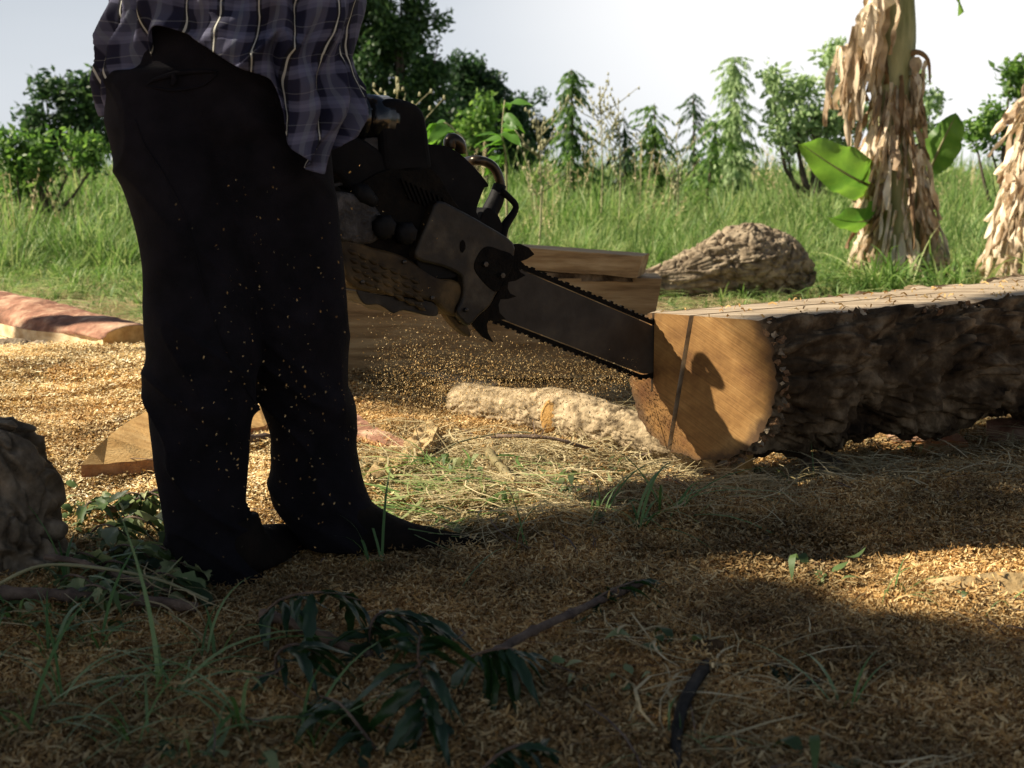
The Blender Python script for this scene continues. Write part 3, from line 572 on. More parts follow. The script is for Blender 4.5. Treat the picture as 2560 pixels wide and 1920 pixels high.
#BANANA
# ------------------------------------------------------------------ banana plants
def dead_leaf_mesh(l, w):
    n = 9; V = []; Fc = []; ph = rng.random(4)*6
    for i in range(n+1):
        t = i/n; ww = w/2*(.35+.65*math.sin(math.pi*min(.98, .12+t*.86)))*(1+.3*math.sin(7*t+ph[0])); tw = .9*math.sin(3*t+ph[1])
        for s in (-1, -.4, .4, 1):
            a = s*ww; V.append((a*math.cos(tw), .02*math.sin(9*t+s*4+ph[2])+a*math.sin(tw)*.9+.05*l*math.sin(4*t+ph[3]), -l*t))
    for i in range(n):
        for j in range(3): a = i*4+j; Fc.append((a, a+1, a+5, a+4))
    me = mesh('dead_leaf', V, Fc, M['banana_dead']); r0 = rng.random(); attr(me, 'rnd', [min(1, max(0, r0*1.1-.25*(v[2]/-l)+.15*rng.normal())) for v in V]); return me
DL = [dead_leaf_mesh(.36, .055) for _ in range(9)]+[dead_leaf_mesh(.5, .035) for _ in range(9)]+[dead_leaf_mesh(.26, .10) for _ in range(4)]+[dead_leaf_mesh(.42, .015) for _ in range(4)]
def hang(root, p, yaw, out, s, me=None):
    o = bpy.data.objects.new('dead_leaf', me or DL[int(rng.integers(len(DL)))]); COL.objects.link(o); o.parent = root
    # leaf local -Z hangs; tilt outwards about the tangent
    o.matrix_local = Matrix.Translation(Vector([float(v) for v in p])-root.location) @ Matrix.Rotation(yaw, 4, 'Z') @ Matrix.Rotation(-out, 4, 'X') @ Matrix.Rotation(rng.normal()*.5, 4, 'Z') @ Matrix.Diagonal((s, s, s*rng.uniform(.8, 1.2), 1))
    return o
def banana(label, path, rad, Y, skirt, n):
    P = [W(a, b, Y) for a, b in path]; P[0][2] = float(gz(P[0][0], Y))-.03; root = thing('banana_plant', label, 'banana plant', P[0])
    rd = [r/F*Y for r in rad]; obj('trunk', mesh('trunk', *tube(P, rd, 20, sub=5, disp=lambda v, t, a: .006*np.sin(a*5+t*9)+.008*fbm(v*[9, 9, 2], 3)), M['banana_stem']), root)
    H = P[-1][2]
    for k in range(n):
        z = P[0][2]+.12+(skirt[0]-.12)*(rng.random()**.9); t = np.interp(z, [p[2] for p in P], np.arange(len(P))); i = min(int(t), len(P)-2); c = P[i]*(1-(t-i))+P[i+1]*(t-i)
        frac = z/skirt[0]; rr = np.interp(frac, [0, .25, .6, 1], skirt[1])/F*Y; a = rng.random()*6.283
        d = np.array([math.sin(a), -math.cos(a), 0]); hang(root, c+d*(rr*.75+.02), a, rng.uniform(.12, .45)*(1.4-.7*frac), rng.uniform(.6, 1.1))
    return root, P
BY = 9.0
bp1, P1 = banana('banana plant with a skirt of dry brown hanging leaves behind the squared log', [(2262, 690), (2258, 560), (2245, 400), (2232, 250), (2240, 100), (2238, -40), (2230, -250)], [70, 58, 48, 42, 44, 42, 40], BY, (1.5, [135, 92, 62, 46]), 205)
for k in range(84):   # dried leaf mass hanging on the left from the crown
    a = rng.random(); px = 2215-95*a+rng.normal()*16; py = -40+190*a+rng.normal()*30; p = W(px, py, BY-.1+rng.normal()*.12); hang(bp1, p, rng.normal()*.8, rng.normal()*.12-.05, rng.uniform(.7, 1.35))
obj('leaf_stalk', mesh('leaf_stalk', *tube([W(2225, -60, BY), W(2180, 60, BY-.1), W(2120, 180, BY-.1), W(2108, 260, BY-.1)], [.03, .022, .014, .006], 7, sub=4), M['banana_dead']), bp1)
for k in range(7): hang(bp1, W(2300+rng.normal()*12, 135+k*8, BY-.1), rng.normal()*.5, .1, .8)
obj('leaf_stalk', mesh('leaf_stalk', *tube([W(2262, 150, BY), W(2290, 130, BY-.1), W(2320, 150, BY-.1), W(2325, 210, BY-.1)], [.025, .02, .014, .006], 7, sub=4), M['banana_dead']), bp1)
bp2, P2b = banana('banana plant cut by the right edge, wrapped in dry grey brown leaves', [(2600, 700), (2610, 560), (2625, 400), (2640, 250), (2650, 50), (2655, -200)], [80, 62, 52, 46, 42, 40], 8.4, (1.55, [180, 130, 90, 66]), 270)
for k in range(5): hang(bp2, W(2560+rng.normal()*10, 235+k*8, 8.3), -1.4+rng.normal()*.3, .7, .7)

def blade_leaf(parent, base, tip, w, name='leaf', sag=.12, m='banana_green', side=None, tear=0):
    base = np.asarray(base, float); tip = np.asarray(tip, float); d = tip-base; l = np.linalg.norm(d); n = 20
    s = np.cross(d, [0, 0, 1.]) if side is None else np.asarray(side, float); s = s/np.linalg.norm(s); up = np.cross(s, d); up /= np.linalg.norm(up); V = []; Fc = []
    for i in range(n+1):
        t = i/n; ww = w/2*(math.sin(math.pi*(.04+.95*t)**.8)**.6); c = base+d*t+up*(math.sin(math.pi*t)*sag*l)
        for q in (-1, -.66, -.33, 0, .33, .66, 1):
            e = (1-tear*.5*(i % 4 == 0)*abs(q)); V.append(c+s*q*ww*e+up*(-.35*abs(q)**1.5*ww+.09*w*math.sin(t*19+q*2)*abs(q)))
    for i in range(n):
        for j in range(6): a = i*7+j; Fc.append((a, a+1, a+8, a+7))
    o = obj(name, mesh(name, [tuple(v) for v in V], Fc, M[m]), parent)
    obj('midrib', mesh('midrib', *tube([base, base+d*.5+up*sag*l, tip-d*.02+up*.01], [.012, .008, .002], 6, sub=4), M['banana_stem']), parent); return o
for k in range(7):   # living crown above the frame; one tip droops into the top edge
    a = k*.9+.3; t = P1[-1]; blade_leaf(bp1, t, t+np.array([math.cos(a)*1.3, math.sin(a)*1.3, .5+.3*math.sin(k*2)]), .4, sag=.18)
blade_leaf(bp1, P1[-1], W(2405, 34, BY-.2), .30, sag=.12, tear=.8)
sk = thing('banana_sucker', 'young green banana sucker with two broad leaves left of the dry trunk', 'banana plant', W(2190, 690, BY+.2))
obj('stem', mesh('stem', *tube([W(2190, 690, BY+.2), W(2195, 560, BY+.1), W(2190, 470, BY+.1)], [.04, .03, .02], 10, sub=3), M['banana_stem']), sk)
blade_leaf(sk, W(2192, 472, BY+.1), W(2003, 360, BY-.35), .34, sag=.10, side=(.35, -.45, .85))
blade_leaf(sk, W(2192, 510, BY+.1), W(2078, 545, BY-.3), .24, sag=.2, side=(.3, -.5, .8))
sk = thing('banana_sucker', 'single upright green banana leaf just right of the dry trunk', 'banana plant', W(2330, 690, BY+.4))
obj('stem', mesh('stem', *tube([W(2325, 690, BY+.4), W(2325, 560, BY+.4), W(2322, 440, BY+.3)], [.04, .03, .02], 10, sub=3), M['banana_stem']), sk)
blade_leaf(sk, W(2322, 430, BY+.3), W(2392, 285, BY+.1), .26, sag=.05, side=(.75, -.5, -.3))
#LOGS
# ------------------------------------------------------------------ logs and timber
def bark_disp(sc1, amp, s=0, st=(1, 1, 1), lump=.0, plates=1.):
    st = np.array(st, float)
    def f(V, t, a):
        q = V*st*sc1; q = q + .7*np.stack([fbm(q*.6, 2, s+40), fbm(q*.6+9, 2, s+41), fbm(q*.6+17, 2, s+42)], -1)
        n1 = fbm(q, 3, s, .45); n2 = fbm(q*1.9+31, 3, s+3, .5)
        c = np.exp(-(n1/.085)**2)+.55*np.exp(-(n2/.08)**2)
        return amp*(plates*(.35-c) + .5*fbm(q*3.1, 3, s+1)) + lump*fbm(V*4, 2, s+7)
    return f
def rolled_log(name, label, cat, pts, r, dsp, m, nv=110, sub=16, caps=None, root=None, squash=1.):
    V, Fc = tube(pts, r, nv, True, dsp, sub, squash); loc = np.mean(np.asarray(pts), 0); loc[2] = float(np.min(V[:, 2]))
    nf = len(Fc); me = mesh(name, V-loc, Fc, [m, caps or m]); me.polygons[nf-1].material_index = 1; me.polygons[nf-2].material_index = 1
    me.polygons[nf-1].use_smooth = False; me.polygons[nf-2].use_smooth = False
    o = obj(name, me); o.location = Vector(loc); tag(o, label, cat); return o

# main log: sawn flat top, kerfs cut lengthwise, bark round the rest
E0, E1 = np.array([.35, 3.30, .405]), np.array([.60, 3.10, .405])     # ends of the top edge of the sawn end
ax = np.array([.83, .56, 0.0]); ax /= np.linalg.norm(ax); ed = (E1-E0)/np.linalg.norm(E1-E0); mid = (E0+E1)/2; RR = .222; CZ = .251; TOPZ = .405
LEN = 3.0; NL = 220
def prof_arc(s0, s1, n):   # lower arc of the circle from lateral s0 to s1 (s0<s1), passing the bottom; spans beyond the chord on the bulge
    pass
KW = .0065
def kerf(z): return -.028-.055*(TOPZ-z)/.33
def log_slice(kind):
    # cross-section polygon in (s, z), list of (s, z, isbark)
    hc = math.sqrt(RR**2-(TOPZ-CZ)**2); a_r = math.atan2(TOPZ-CZ, hc); a_l = math.pi-a_r; pts = []
    def kerf_s(z): return -.028-.055*(TOPZ-z)/.33          # slanting finished kerf
    if kind == 'right':
        ab = -math.pi/2-.36; n = 150
        for k in range(n+1): a = a_r+(ab-a_r)*k/n; pts.append((RR*math.cos(a), CZ+RR*math.sin(a), 1))
        pts = [p for p in pts if p[0] > kerf_s(p[1])+KW]; zb = pts[-1][1]
        pts += [(kerf_s(z)+KW, z, 0) for z in np.linspace(zb, TOPZ, 8)]
        pts += [(s, TOPZ, 0) for s in np.linspace(kerf_s(TOPZ)+KW, hc, 10)[1:-1]]
    else:
        n = 110; a0 = a_l; a1 = math.pi*1.5+.3
        arc = [(RR*math.cos(a0+(a1-a0)*k/n), CZ+RR*math.sin(a0+(a1-a0)*k/n), 1) for k in range(n+1)]; arc = [p for p in arc if p[0] < kerf_s(p[1])-KW]; zb = arc[-1][1]
        pts = arc + [(kerf_s(z)-KW, z, 0) for z in np.linspace(zb, TOPZ, 8)] + [(s, TOPZ, 0) for s in np.linspace(kerf_s(TOPZ)-KW, -.138, 6)[1:]]
        pts += [(-.138, .20, 0), (-.145, .20, 0), (-.145, TOPZ, 0)]
    return pts
def log_part(kind, root):
    pts = log_slice(kind); n = len(pts); S = np.array([p[0] for p in pts]); Zc = np.array([p[1] for p in pts]); B = np.array([p[2] for p in pts], float)
    u = np.concatenate([np.linspace(0, .06, 8), np.linspace(.06, LEN, NL)[1:]]); m = len(u)
    grow = 1+.09*u+.05*np.sin(u*3.1)*u/LEN
    s = S[None]*grow[:, None]*(1+.02*u[:, None]); z = np.where(B[None] > .5, CZ+(Zc[None]-CZ)*grow[:, None], CZ+(Zc[None]-CZ)*1)
    z = np.maximum(z, .022); z = np.where((z > TOPZ), TOPZ, z)+u[:, None]*.012*(Zc[None] > CZ)
    km = np.array([1. if (p[2] == 0 and abs(abs(p[0]-kerf(p[1]))-KW) < .0005) else 0. for p in pts]); cl = np.clip((u-.9)/.15, 0, 1)
    s = s+(-1 if kind == 'right' else 1)*(KW-.0006)*km[None]*cl[:, None]
    P = mid*[1, 1, 0]+u[:, None, None]*ax + s[..., None]*ed + np.array([0, 0, 1.])*z[..., None]
    # bark relief
    dirn = (S[None, :, None]*ed+np.array([0, 0, 1.])*(Zc-CZ)[None, :, None])/RR
    q = P@np.stack([ax, ed, [0, 0, 1]]).T*np.array([4.2, 11, 11.]); q = q+1.0*np.stack([fbm(q*.5, 2, 60), fbm(q*.5+5, 2, 61), fbm(q*.5+11, 2, 62)], -1)
    n1 = fbm(q, 3, 4); n2 = fbm(q*2.1+31, 3, 9); e = -np.exp(-(n1/.09)**2)-.6*np.exp(-(n2/.09)**2); rag = 1-np.abs(fbm(q*1.3+7, 4, 77)); flank = fbm(P*[4, 4, 7], 3, 33)
    dsp = (.022*(e+.35)+.030*(rag**3-.6)+.016*fbm(q*4, 4, 70)+.050*flank)*np.clip(u*30+.25, 0, 1)[:, None]
    nearedge = np.clip((TOPZ-Zc)/.03, 0, 1)[None]; dsp = dsp*B*(.45+.55*nearedge) - .004*B + B*.028*np.exp(-((TOPZ-.035-Zc)/.03)**2)[None]*(rag**2-.35)*(S > 0)[None]*np.clip(u*12, 0, 1)[:, None]
    P = P+dirn*dsp[..., None]
    V = P.reshape(-1, 3); i, j = np.meshgrid(np.arange(m-1), np.arange(n), indexing='ij'); j2 = (j+1) % n
    Fq = np.stack([i*n+j, (i+1)*n+j, (i+1)*n+j2, i*n+j2], -1).reshape(-1, 4)
    if kind != 'right': Fq = Fq[:, ::-1]
    isb = (B[j]*B[j2]).reshape(-1) > .5; isb_top = (~isb)
    Fl = Fq.tolist()+[list(range(n))[::(1 if kind == 'right' else -1)], list(range((m-1)*n, m*n))[::(-1 if kind == 'right' else 1)]]
    loc = np.array(root.location); me = mesh('sawn_timber', V-loc, Fl, [M['bark_dark'], M['sawn_top'], M['end_grain']], True)
    mi = np.where(isb, 0, 1).tolist()+[2, 2]; me.polygons.foreach_set('material_index', np.array(mi, np.int32)); sm = isb.tolist()+[False, False]; me.polygons.foreach_set('use_smooth', np.array(sm))
    o = bpy.data.objects.new('timber_slice', me); COL.objects.link(o); o.parent = root; return o
LOG = thing('squared_log', 'huge bark covered log with flat sawn top and kerf cuts being ripped by the chainsaw', 'log', (mid[0], mid[1], .04))
log_part('right', LOG); log_part('left', LOG)
# torn bark flakes round the near edge of the sawn end and along the top arris
hcr = math.atan2(TOPZ-CZ, math.sqrt(RR**2-(TOPZ-CZ)**2))
def flake(c, w, h, nrm, mt, k):
    nrm = nrm/np.linalg.norm(nrm); tg = np.cross(nrm, u3()); tg /= np.linalg.norm(tg); bt = np.cross(nrm, tg); V = []; m_ = 9
    for i in range(m_): a = i/m_*6.283; r_ = rng.uniform(.6, 1.15); V.append(c+tg*math.cos(a)*w*r_+bt*math.sin(a)*h*r_+nrm*.004*rng.normal())
    V.append(c+nrm*.006); V.append(c-nrm*.010); Fc = [(i, (i+1) % m_, m_) for i in range(m_)]+[((i+1) % m_, i, m_+1) for i in range(m_)]
    obj('bark_flake', mesh('bark_flake', [tuple(v) for v in V], Fc, mt, False), LOG)
for k in range(34):
    a = hcr-.02-(hcr+1.25)*k/33+rng.normal()*.02; dn = ed*math.cos(a)+np.array([0, 0, 1.])*math.sin(a); c = mid*[1, 1, 0]+np.array([0, 0, CZ])+dn*(RR+rng.uniform(-.004, .007))+ax*rng.uniform(.002, .03)
    flake(c, rng.uniform(.005, .012), rng.uniform(.006, .018), dn+.35*ax*rng.normal()-.3*ax, M['torn_fibre'] if k % 3 else M['bark'], k)
for k in range(170):
    u = rng.random()**1.2*2.2; hc_ = math.sqrt(RR**2-(TOPZ-CZ)**2)*(1+.09*u)*(1+.02*u); c = mid*[1, 1, 0]+ax*u+ed*(hc_+rng.uniform(-.006, .014))+np.array([0, 0, TOPZ+.012*u-rng.uniform(0, .022)])
    flake(c, rng.uniform(.006, .026), rng.uniform(.004, .013), np.array([0, 0, 1.])+.8*u3(), (M['torn_fibre'], M['bark_dark'], M['bark'])[k % 3], k)
# crumbs on the flat top
it = []
for k in range(130):
    u = rng.random()*1.6; s = rng.uniform(-.14, .15); c = mid*[1, 1, 0]+ax*u+ed*s+np.array([0, 0, TOPZ+.012*u+.003]); d = u3()*.008*rng.uniform(.5, 2); d[2] = abs(d[2])*.4
    it.append((np.array([c-d, c+[0, 0, .005], c+d]), .005, u3(), rng.random()))
me = ribbon_set(it, M['shaving'], 'sawdust_crumbs'); o = obj('sawdust_crumbs', me); tag(o, 'loose sawdust crumbs lying on the flat top of the big log', 'sawdust', kind='stuff')

# bough under the log end
bp = [(1150, 1008, 4.0, 46), (1250, 1028, 3.88, 50), (1340, 1042, 3.78, 56), (1390, 1050, 3.72, 62), (1500, 1078, 3.55, 62), (1600, 1110, 3.44, 52), (1740, 1152, 3.3, 38), (1862, 1172, 3.2, 34)]
pts = []; rr = []
for px, py, Yb, r in bp:
    p = W(px, py, Yb); r3 = r/F*Yb; p[2] = r3*.92; pts.append(p); rr.append(r3)
rolled_log('fallen_bough', 'pale bark bough with a sawn knot lying under the end of the big log', 'log', pts, rr, bark_disp(24, .0058, 3, (.6, 1, 1.5), .006), M['bark_pale'], 130, 34, M['cut_end'])
k0 = W(1376, 1046, 3.635)
V, Fc = tube([k0+[.0, .05, 0], k0+[-.002, -.005, .002], k0+[-.003, -.016, .003]], [.034, .034, .026], 26, sub=4, disp=lambda v, t, a: .005*fbm(v*60, 3))
kn = obj('knot', mesh('knot', V, Fc, M['cut_end'])); bo = bpy.data.objects['fallen_bough']; kn.parent = bo; kn.matrix_parent_inverse = Matrix.Translation(bo.location).inverted()
kn.data.transform(Matrix.Translation(-k0)); kn.data.transform(Matrix.Diagonal((.75, 1, 1.35, 1))); kn.data.transform(Matrix.Translation(k0))

# rugged log behind
pp = [(1602, 708, 24), (1680, 692, 40), (1760, 674, 62), (1825, 656, 80), (1880, 648, 86), (1940, 662, 76), (1995, 688, 50), (2025, 705, 26)]
rolled_log('rugged_log', 'thick rough barked log with a broken peak lying behind the squared log', 'log', [W(a, b, 8.2+.0006*(a-1800)) for a, b, r in pp], [r/F*8.2 for a, b, r in pp], bark_disp(9, .034, 5, (.55, 1, 1.5), .03), M['bark'], 170, 36)
pk = W(1872, 592, 8.15); V, Fc = tube([pk+[.02, 0, -.14], pk+[0, 0, -.03], pk+[-.01, 0, .045], pk+[-.015, 0, .085]], [.17, .12, .065, .03], 60, sub=14, disp=bark_disp(14, .026, 6))
kn = obj('broken_stub', mesh('broken_stub', V, Fc, M['bark'])); bo = bpy.data.objects['rugged_log']; kn.parent = bo; kn.matrix_parent_inverse = Matrix.Translation(bo.location).inverted()

# bark chunks at left
rolled_log('bark_stump', 'dark rough stump chunk cut by the left edge of the picture', 'log', [W(45, 1425, 2.36), W(20, 1330, 2.37), W(-10, 1210, 2.38), W(-25, 1100, 2.38), W(-30, 1052, 2.38)], [.088, .098, .100, .080, .05], bark_disp(9, .030, 12, (1, 1, .6), .015), M['bark_grey'], 150, 46)
rolled_log('bark_chunk', 'lumpy brown bark chunk half sunk in the sawdust heap at left', 'log', [W(-70, 905, 4.8), W(20, 905, 4.75), W(110, 900, 4.7), W(150, 895, 4.68)], [.075, .08, .065, .03], bark_disp(15, .022, 14, (.6, 1, 1.3), .02), M['bark'], 110, 30)

# planks: sheet of wood from outline points
def slab(name, label, cat, P3, thick, m_top, m_side=None, down=(0, 0, -1), warp=.0, sub=0, group=None, parent=None):
    import bmesh
    P3 = [Vector([float(c) for c in p]) for p in P3]; dn = Vector(down).normalized()*thick; n = len(P3); c = sum(P3, Vector())/n
    if m_side is None: m_side = m_top
    bm = bmesh.new(); a = [bm.verts.new(p-c) for p in P3]; b2 = [bm.verts.new(p-c+dn) for p in P3]
    bm.faces.new(a); bm.faces.new(b2[::-1])
    for k in range(n):
        f = bm.faces.new((a[k], b2[k], b2[(k+1) % n], a[(k+1) % n])); f.material_index = 1
    bmesh.ops.recalc_face_normals(bm, faces=bm.faces)
    if sub:
        bmesh.ops.triangulate(bm, faces=[f for f in bm.faces if len(f.verts) > 4])
        for _ in range(sub): bmesh.ops.subdivide_edges(bm, edges=bm.edges, cuts=1, use_grid_fill=True)
        V = np.array([v.co[:] for v in bm.verts])+np.array(c[:]); nz = fbm(V*[16, 16, 30], 4, 13); nz2 = fbm(V*[5, 5, 5.], 2, 19)
        for v, d, d2 in zip(bm.verts, nz, nz2): v.co.z += warp*(d*.5+d2); v.co.y += warp*.4*d
    me = bpy.data.meshes.new(name); bm.to_mesh(me); bm.free(); me.materials.append(m_top); me.materials.append(m_side)
    o = bpy.data.objects.new(name, me); o.location = c; COL.objects.link(o)
    if parent: o.parent = parent; o.location = c-parent.location
    else: tag(o, label, cat, group)
    return o
# timber stack behind the saw (each piece its own thing)
def beam(name, label, Pl, Pr, h, dep, m, rag=.0, end=0, seed=0):
    """Pl, Pr: lower front corners (3D). rounded rough beam"""
    Pl = np.array(Pl, float); Pr = np.array(Pr, float); d = Pr-Pl; ln = np.linalg.norm(d); d /= ln; bk = np.cross([0, 0, 1.], d); bk /= np.linalg.norm(bk); n = 60
    prof = [(0, 0), (0, .25), (0, .5), (0, .75), (0, 1), (.33, 1), (.66, 1), (1, 1), (1, .5), (1, 0), (.5, 0)]; V = []
    for i in range(n+1):
        t = i/n
        for a, b2 in prof:
            u = t*ln+(end*(1-b2) if t > .5 else 0)*(t-.5)*2; V.append(Pl+d*u+bk*a*dep+np.array([0, 0, 1.])*b2*h)
    V = np.array(V); nz = np.stack([fbm(V*9+seed, 3, 3), fbm(V*9+seed+7, 3, 4), fbm(V*9+seed+13, 3, 5)], -1); low = np.array([1-b2 for _ in range(n+1) for a, b2 in prof])
    V = V+nz*(.003+rag*low[:, None]); k = len(prof); Fc = [(i*k+j, (i+1)*k+j, (i+1)*k+(j+1) % k, i*k+(j+1) % k) for i in range(n) for j in range(k)]+[list(range(k)), list(range(n*k, n*k+k))[::-1]]
    c = (Pl+Pr)/2; me = mesh(name, V-c, Fc, m, False); o = obj(name, me); o.location = Vector(c); tag(o, label, 'timber'); return o
Yt = 4.72
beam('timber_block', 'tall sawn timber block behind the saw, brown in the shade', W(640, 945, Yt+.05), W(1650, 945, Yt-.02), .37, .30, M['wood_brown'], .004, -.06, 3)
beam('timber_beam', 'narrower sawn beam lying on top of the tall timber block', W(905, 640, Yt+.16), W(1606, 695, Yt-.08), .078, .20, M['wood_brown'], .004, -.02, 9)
o = beam('bark_slab', 'dark bark slab wedged between the beam and the timber block', W(960, 690, Yt+.1), W(1580, 708, Yt-.03), .03, .24, M['bark_dark'], .016, 0, 5)
# red bark plank at left on blocks
a = W(257, 850, 4.62); dl = np.array([-.74, .67, .0]); dw = np.array([.55, .83, 0]); zt = a[2]
n_ = 90; m_ = 26; Vs = []; dl = dl/np.linalg.norm(dl); dw = dw/np.linalg.norm(dw)
for i in range(n_+1):
    u = 2.1*i/n_; hgt = .04+.06*min(1, u/1.2); wd_ = .26+.10*min(1, u/1.)
    for k in range(m_):
        if k < 4: q = (0, -.05+.05*k/3)
        else: a_ = math.pi*(k-3)/(m_-4); q = (wd_*.5*(1-math.cos(a_)), hgt*math.sin(a_)**.8 if k < m_-1 else -.02)
        Vs.append(a+dl*u+dw*(q[0]+(.02*math.sin(u*9) if k < 4 else 0))+np.array([0, 0, q[1]]))
Vs = np.array(Vs); up_ = np.tile(np.array([0]*4+[1]*(m_-5)+[0]), n_+1); n1_ = fbm(Vs*[9, 9, 12], 4, 88); n2_ = np.exp(-(fbm(Vs*[7, 7, 16], 3, 91)/.07)**2); Vs[:, 2] += up_*(.014*n1_-.010*n2_)
Fs = [(i*m_+k, (i+1)*m_+k, (i+1)*m_+(k+1) % m_, i*m_+(k+1) % m_) for i in range(n_) for k in range(m_)]+[list(range(m_)), list(range(n_*m_, n_*m_+m_))[::-1]]
me_ = mesh('bark_plank', Vs-a, Fs, [M['bark_red'], M['wood_cream'], M['wood_yellow']]); mi_ = [1 if (k < 3 or k == m_-1) else 0 for i in range(n_) for k in range(m_)]+[2, 2]; me_.polygons.foreach_set('material_index', np.array(mi_, np.int32))
me_.polygons.foreach_set('use_smooth', np.array([q == 0 for q in mi_])); o = obj('bark_plank', me_); o.location = Vector(a); tag(o, 'long red barked slab with a cream sawn edge at left', 'timber')
blk = W(-10, 835, 5.15); V, Fc = box((blk[0], 5.2, .06), (.14, .12, .13)); o = bevel(obj('support_block', mesh('support_block', V-np.array([blk[0], 5.2, 0]), Fc, M['wood_cream'], False)), .006); o.location = (blk[0], 5.2, float(gz(blk[0], 5.2))-.01); tag(o, 'small pale wooden block under the left end of the red barked slab', 'block')
V, Fc = box((0, 0, .06), (.2, .12, .13)); p = a+dl*.25+dw*.18; o = bevel(obj('support_block', mesh('support_block', V, Fc, M['wood_brown'], False)), .006); o.location = (p[0], p[1], float(gz(p[0], p[1]))-.02); tag(o, 'brown wooden block in shadow under the near end of the red barked slab', 'block')
# yellow cut slab behind the left leg
Pk = [GG(202, 1161, .03), GG(232, 1128, .045), GG(270, 1094, .06), GG(320, 1055, .075), GG(363, 1024, .09), GG(460, 1000, .09), GG(560, 1000, .08), GG(645, 1014, .07), GG(705, 1036, .05), GG(660, 1066, .035), GG(629, 1070, .035), GG(520, 1108, .03), GG(420, 1140, .025), GG(350, 1150, .025), GG(260, 1158, .025)]
slab('cut_slab', 'smooth yellow cut slab lying in the sawdust behind the left leg', 'timber', Pk, .03, M['wood_yellow'], M['inner_bark'], sub=3, warp=.005)
# chips and bark scraps
slab('wood_chip', 'long cream splinter of bark lit by sun above the pale bough', 'wood scrap', [GG(1050, 934, .035), GG(1075, 930, .04), GG(1140, 938, .04), GG(1200, 948, .04), GG(1246, 952, .04), GG(1238, 966, .03), GG(1228, 982, .03), GG(1170, 966, .03), GG(1110, 962, .03)], .012, M['bark_pale'], M['bark_pale'], sub=3, warp=.008)
slab('bark_strip', 'pink red bark strip slanting down beside the right knee', 'bark scrap', [GG(800, 1020, .05), GG(882, 1026, .045), GG(925, 1056, .04), GG(965, 1082, .035), GG(1028, 1116, .02), GG(1010, 1132, .02), GG(945, 1112, .02), GG(880, 1096, .02), GG(800, 1080, .02)], .014, M['bark_red'], M['inner_bark'], sub=4, warp=.014)
def ribbed(name, label, pxs, z, mt, amp=.012, fr=60):
    P3 = [GG(a, b, z) for a, b in pxs]; o = slab(name, label, 'wood scrap', P3, .035, mt, mt, sub=5, warp=.004); me = o.data
    co = np.array([v.co[:] for v in me.vertices]); d = np.array(P3[1]-P3[0]); d /= np.linalg.norm(d); s = np.cross(d, [0, 0, 1.])
    h = amp*np.abs(np.sin((co@s)*fr+2*fbm(co*20, 2, 2)))*(co[:, 2] > np.median(co[:, 2])-.01)
    for v, q in zip(me.vertices, h): v.co.z += q
    return o
M['rot_wood'] = mat('rot_wood', (.22, .14, .055), (.52, .38, .19), scale=12, rough=.9, bump=.8, bscale=60)
ribbed('rotten_wood', 'deeply ribbed brown wood scrap standing by the bark strip', [(1010, 1110), (1068, 1058), (1098, 1072), (1080, 1110), (1048, 1146), (1020, 1136)], .05, M['rot_wood'])
ribbed('rotten_wood', 'lower ribbed brown wood scrap beside the right boot', [(915, 1196), (975, 1122), (1030, 1140), (1000, 1172), (950, 1206), (925, 1208)], .035, M['rot_wood'])
slab('bark_strip', 'thin dark red bark strip lying on the ground below the log end', 'bark scrap', [GG(1655, 1192, .03), GG(1700, 1180, .03), GG(1780, 1178, .03), GG(1862, 1180, .02), GG(1860, 1196, .02), GG(1780, 1200, .02), GG(1690, 1208, .02)], .012, M['bark_red'], sub=3, warp=.006)
slab('bark_strip', 'pink bark scrap seen in sun under the big log', 'bark scrap', [GG(2215, 1085, .02), GG(2300, 1062, .05), GG(2350, 1065, .05), GG(2400, 1090, .03), GG(2420, 1108, .02), GG(2330, 1100, .01), GG(2240, 1100, .01)], .014, M['bark_red'], M['inner_bark'], sub=4, warp=.014)
slab('bark_strip', 'curled red bark scrap under the log at the right edge', 'bark scrap', [GG(2465, 1058, .05), GG(2530, 1048, .06), GG(2600, 1055, .06), GG(2610, 1098, .02), GG(2530, 1104, .02), GG(2470, 1095, .02)], .016, M['bark_red'], M['bark_red'], sub=4, warp=.02)
slab('bark_sheet', 'grey bark sheet leaning in the dark under the log', 'bark scrap', [GG(1990, 1130, .06), GG(2060, 1135, .06), GG(2105, 1160, .04), GG(2112, 1190, .02), GG(2060, 1196, .01), GG(2010, 1170, .03)], .012, M['bark_grey'], sub=3, warp=.012)
slab('wood_chip', 'broad pale wood chip in the sun patch at the right edge', 'wood scrap', [GG(2318, 1455, .02), GG(2400, 1438, .035), GG(2500, 1432, .04), GG(2600, 1436, .04), GG(2600, 1480, .02), GG(2545, 1490, .015), GG(2530, 1512, .015), GG(2470, 1515, .012), GG(2430, 1500, .012), GG(2350, 1500, .012)], .016, M['rot_wood'], M['inner_bark'], sub=4, warp=.008)
slab('bark_flake', 'small dark bark flake lying in the shaded foreground sawdust', 'bark scrap', [GG(1665, 1628, .012), GG(1720, 1612, .02), GG(1790, 1598, .03), GG(1810, 1604, .028), GG(1790, 1625, .015), GG(1720, 1634, .01)], .01, M['bark_dark'], sub=3, warp=.006)

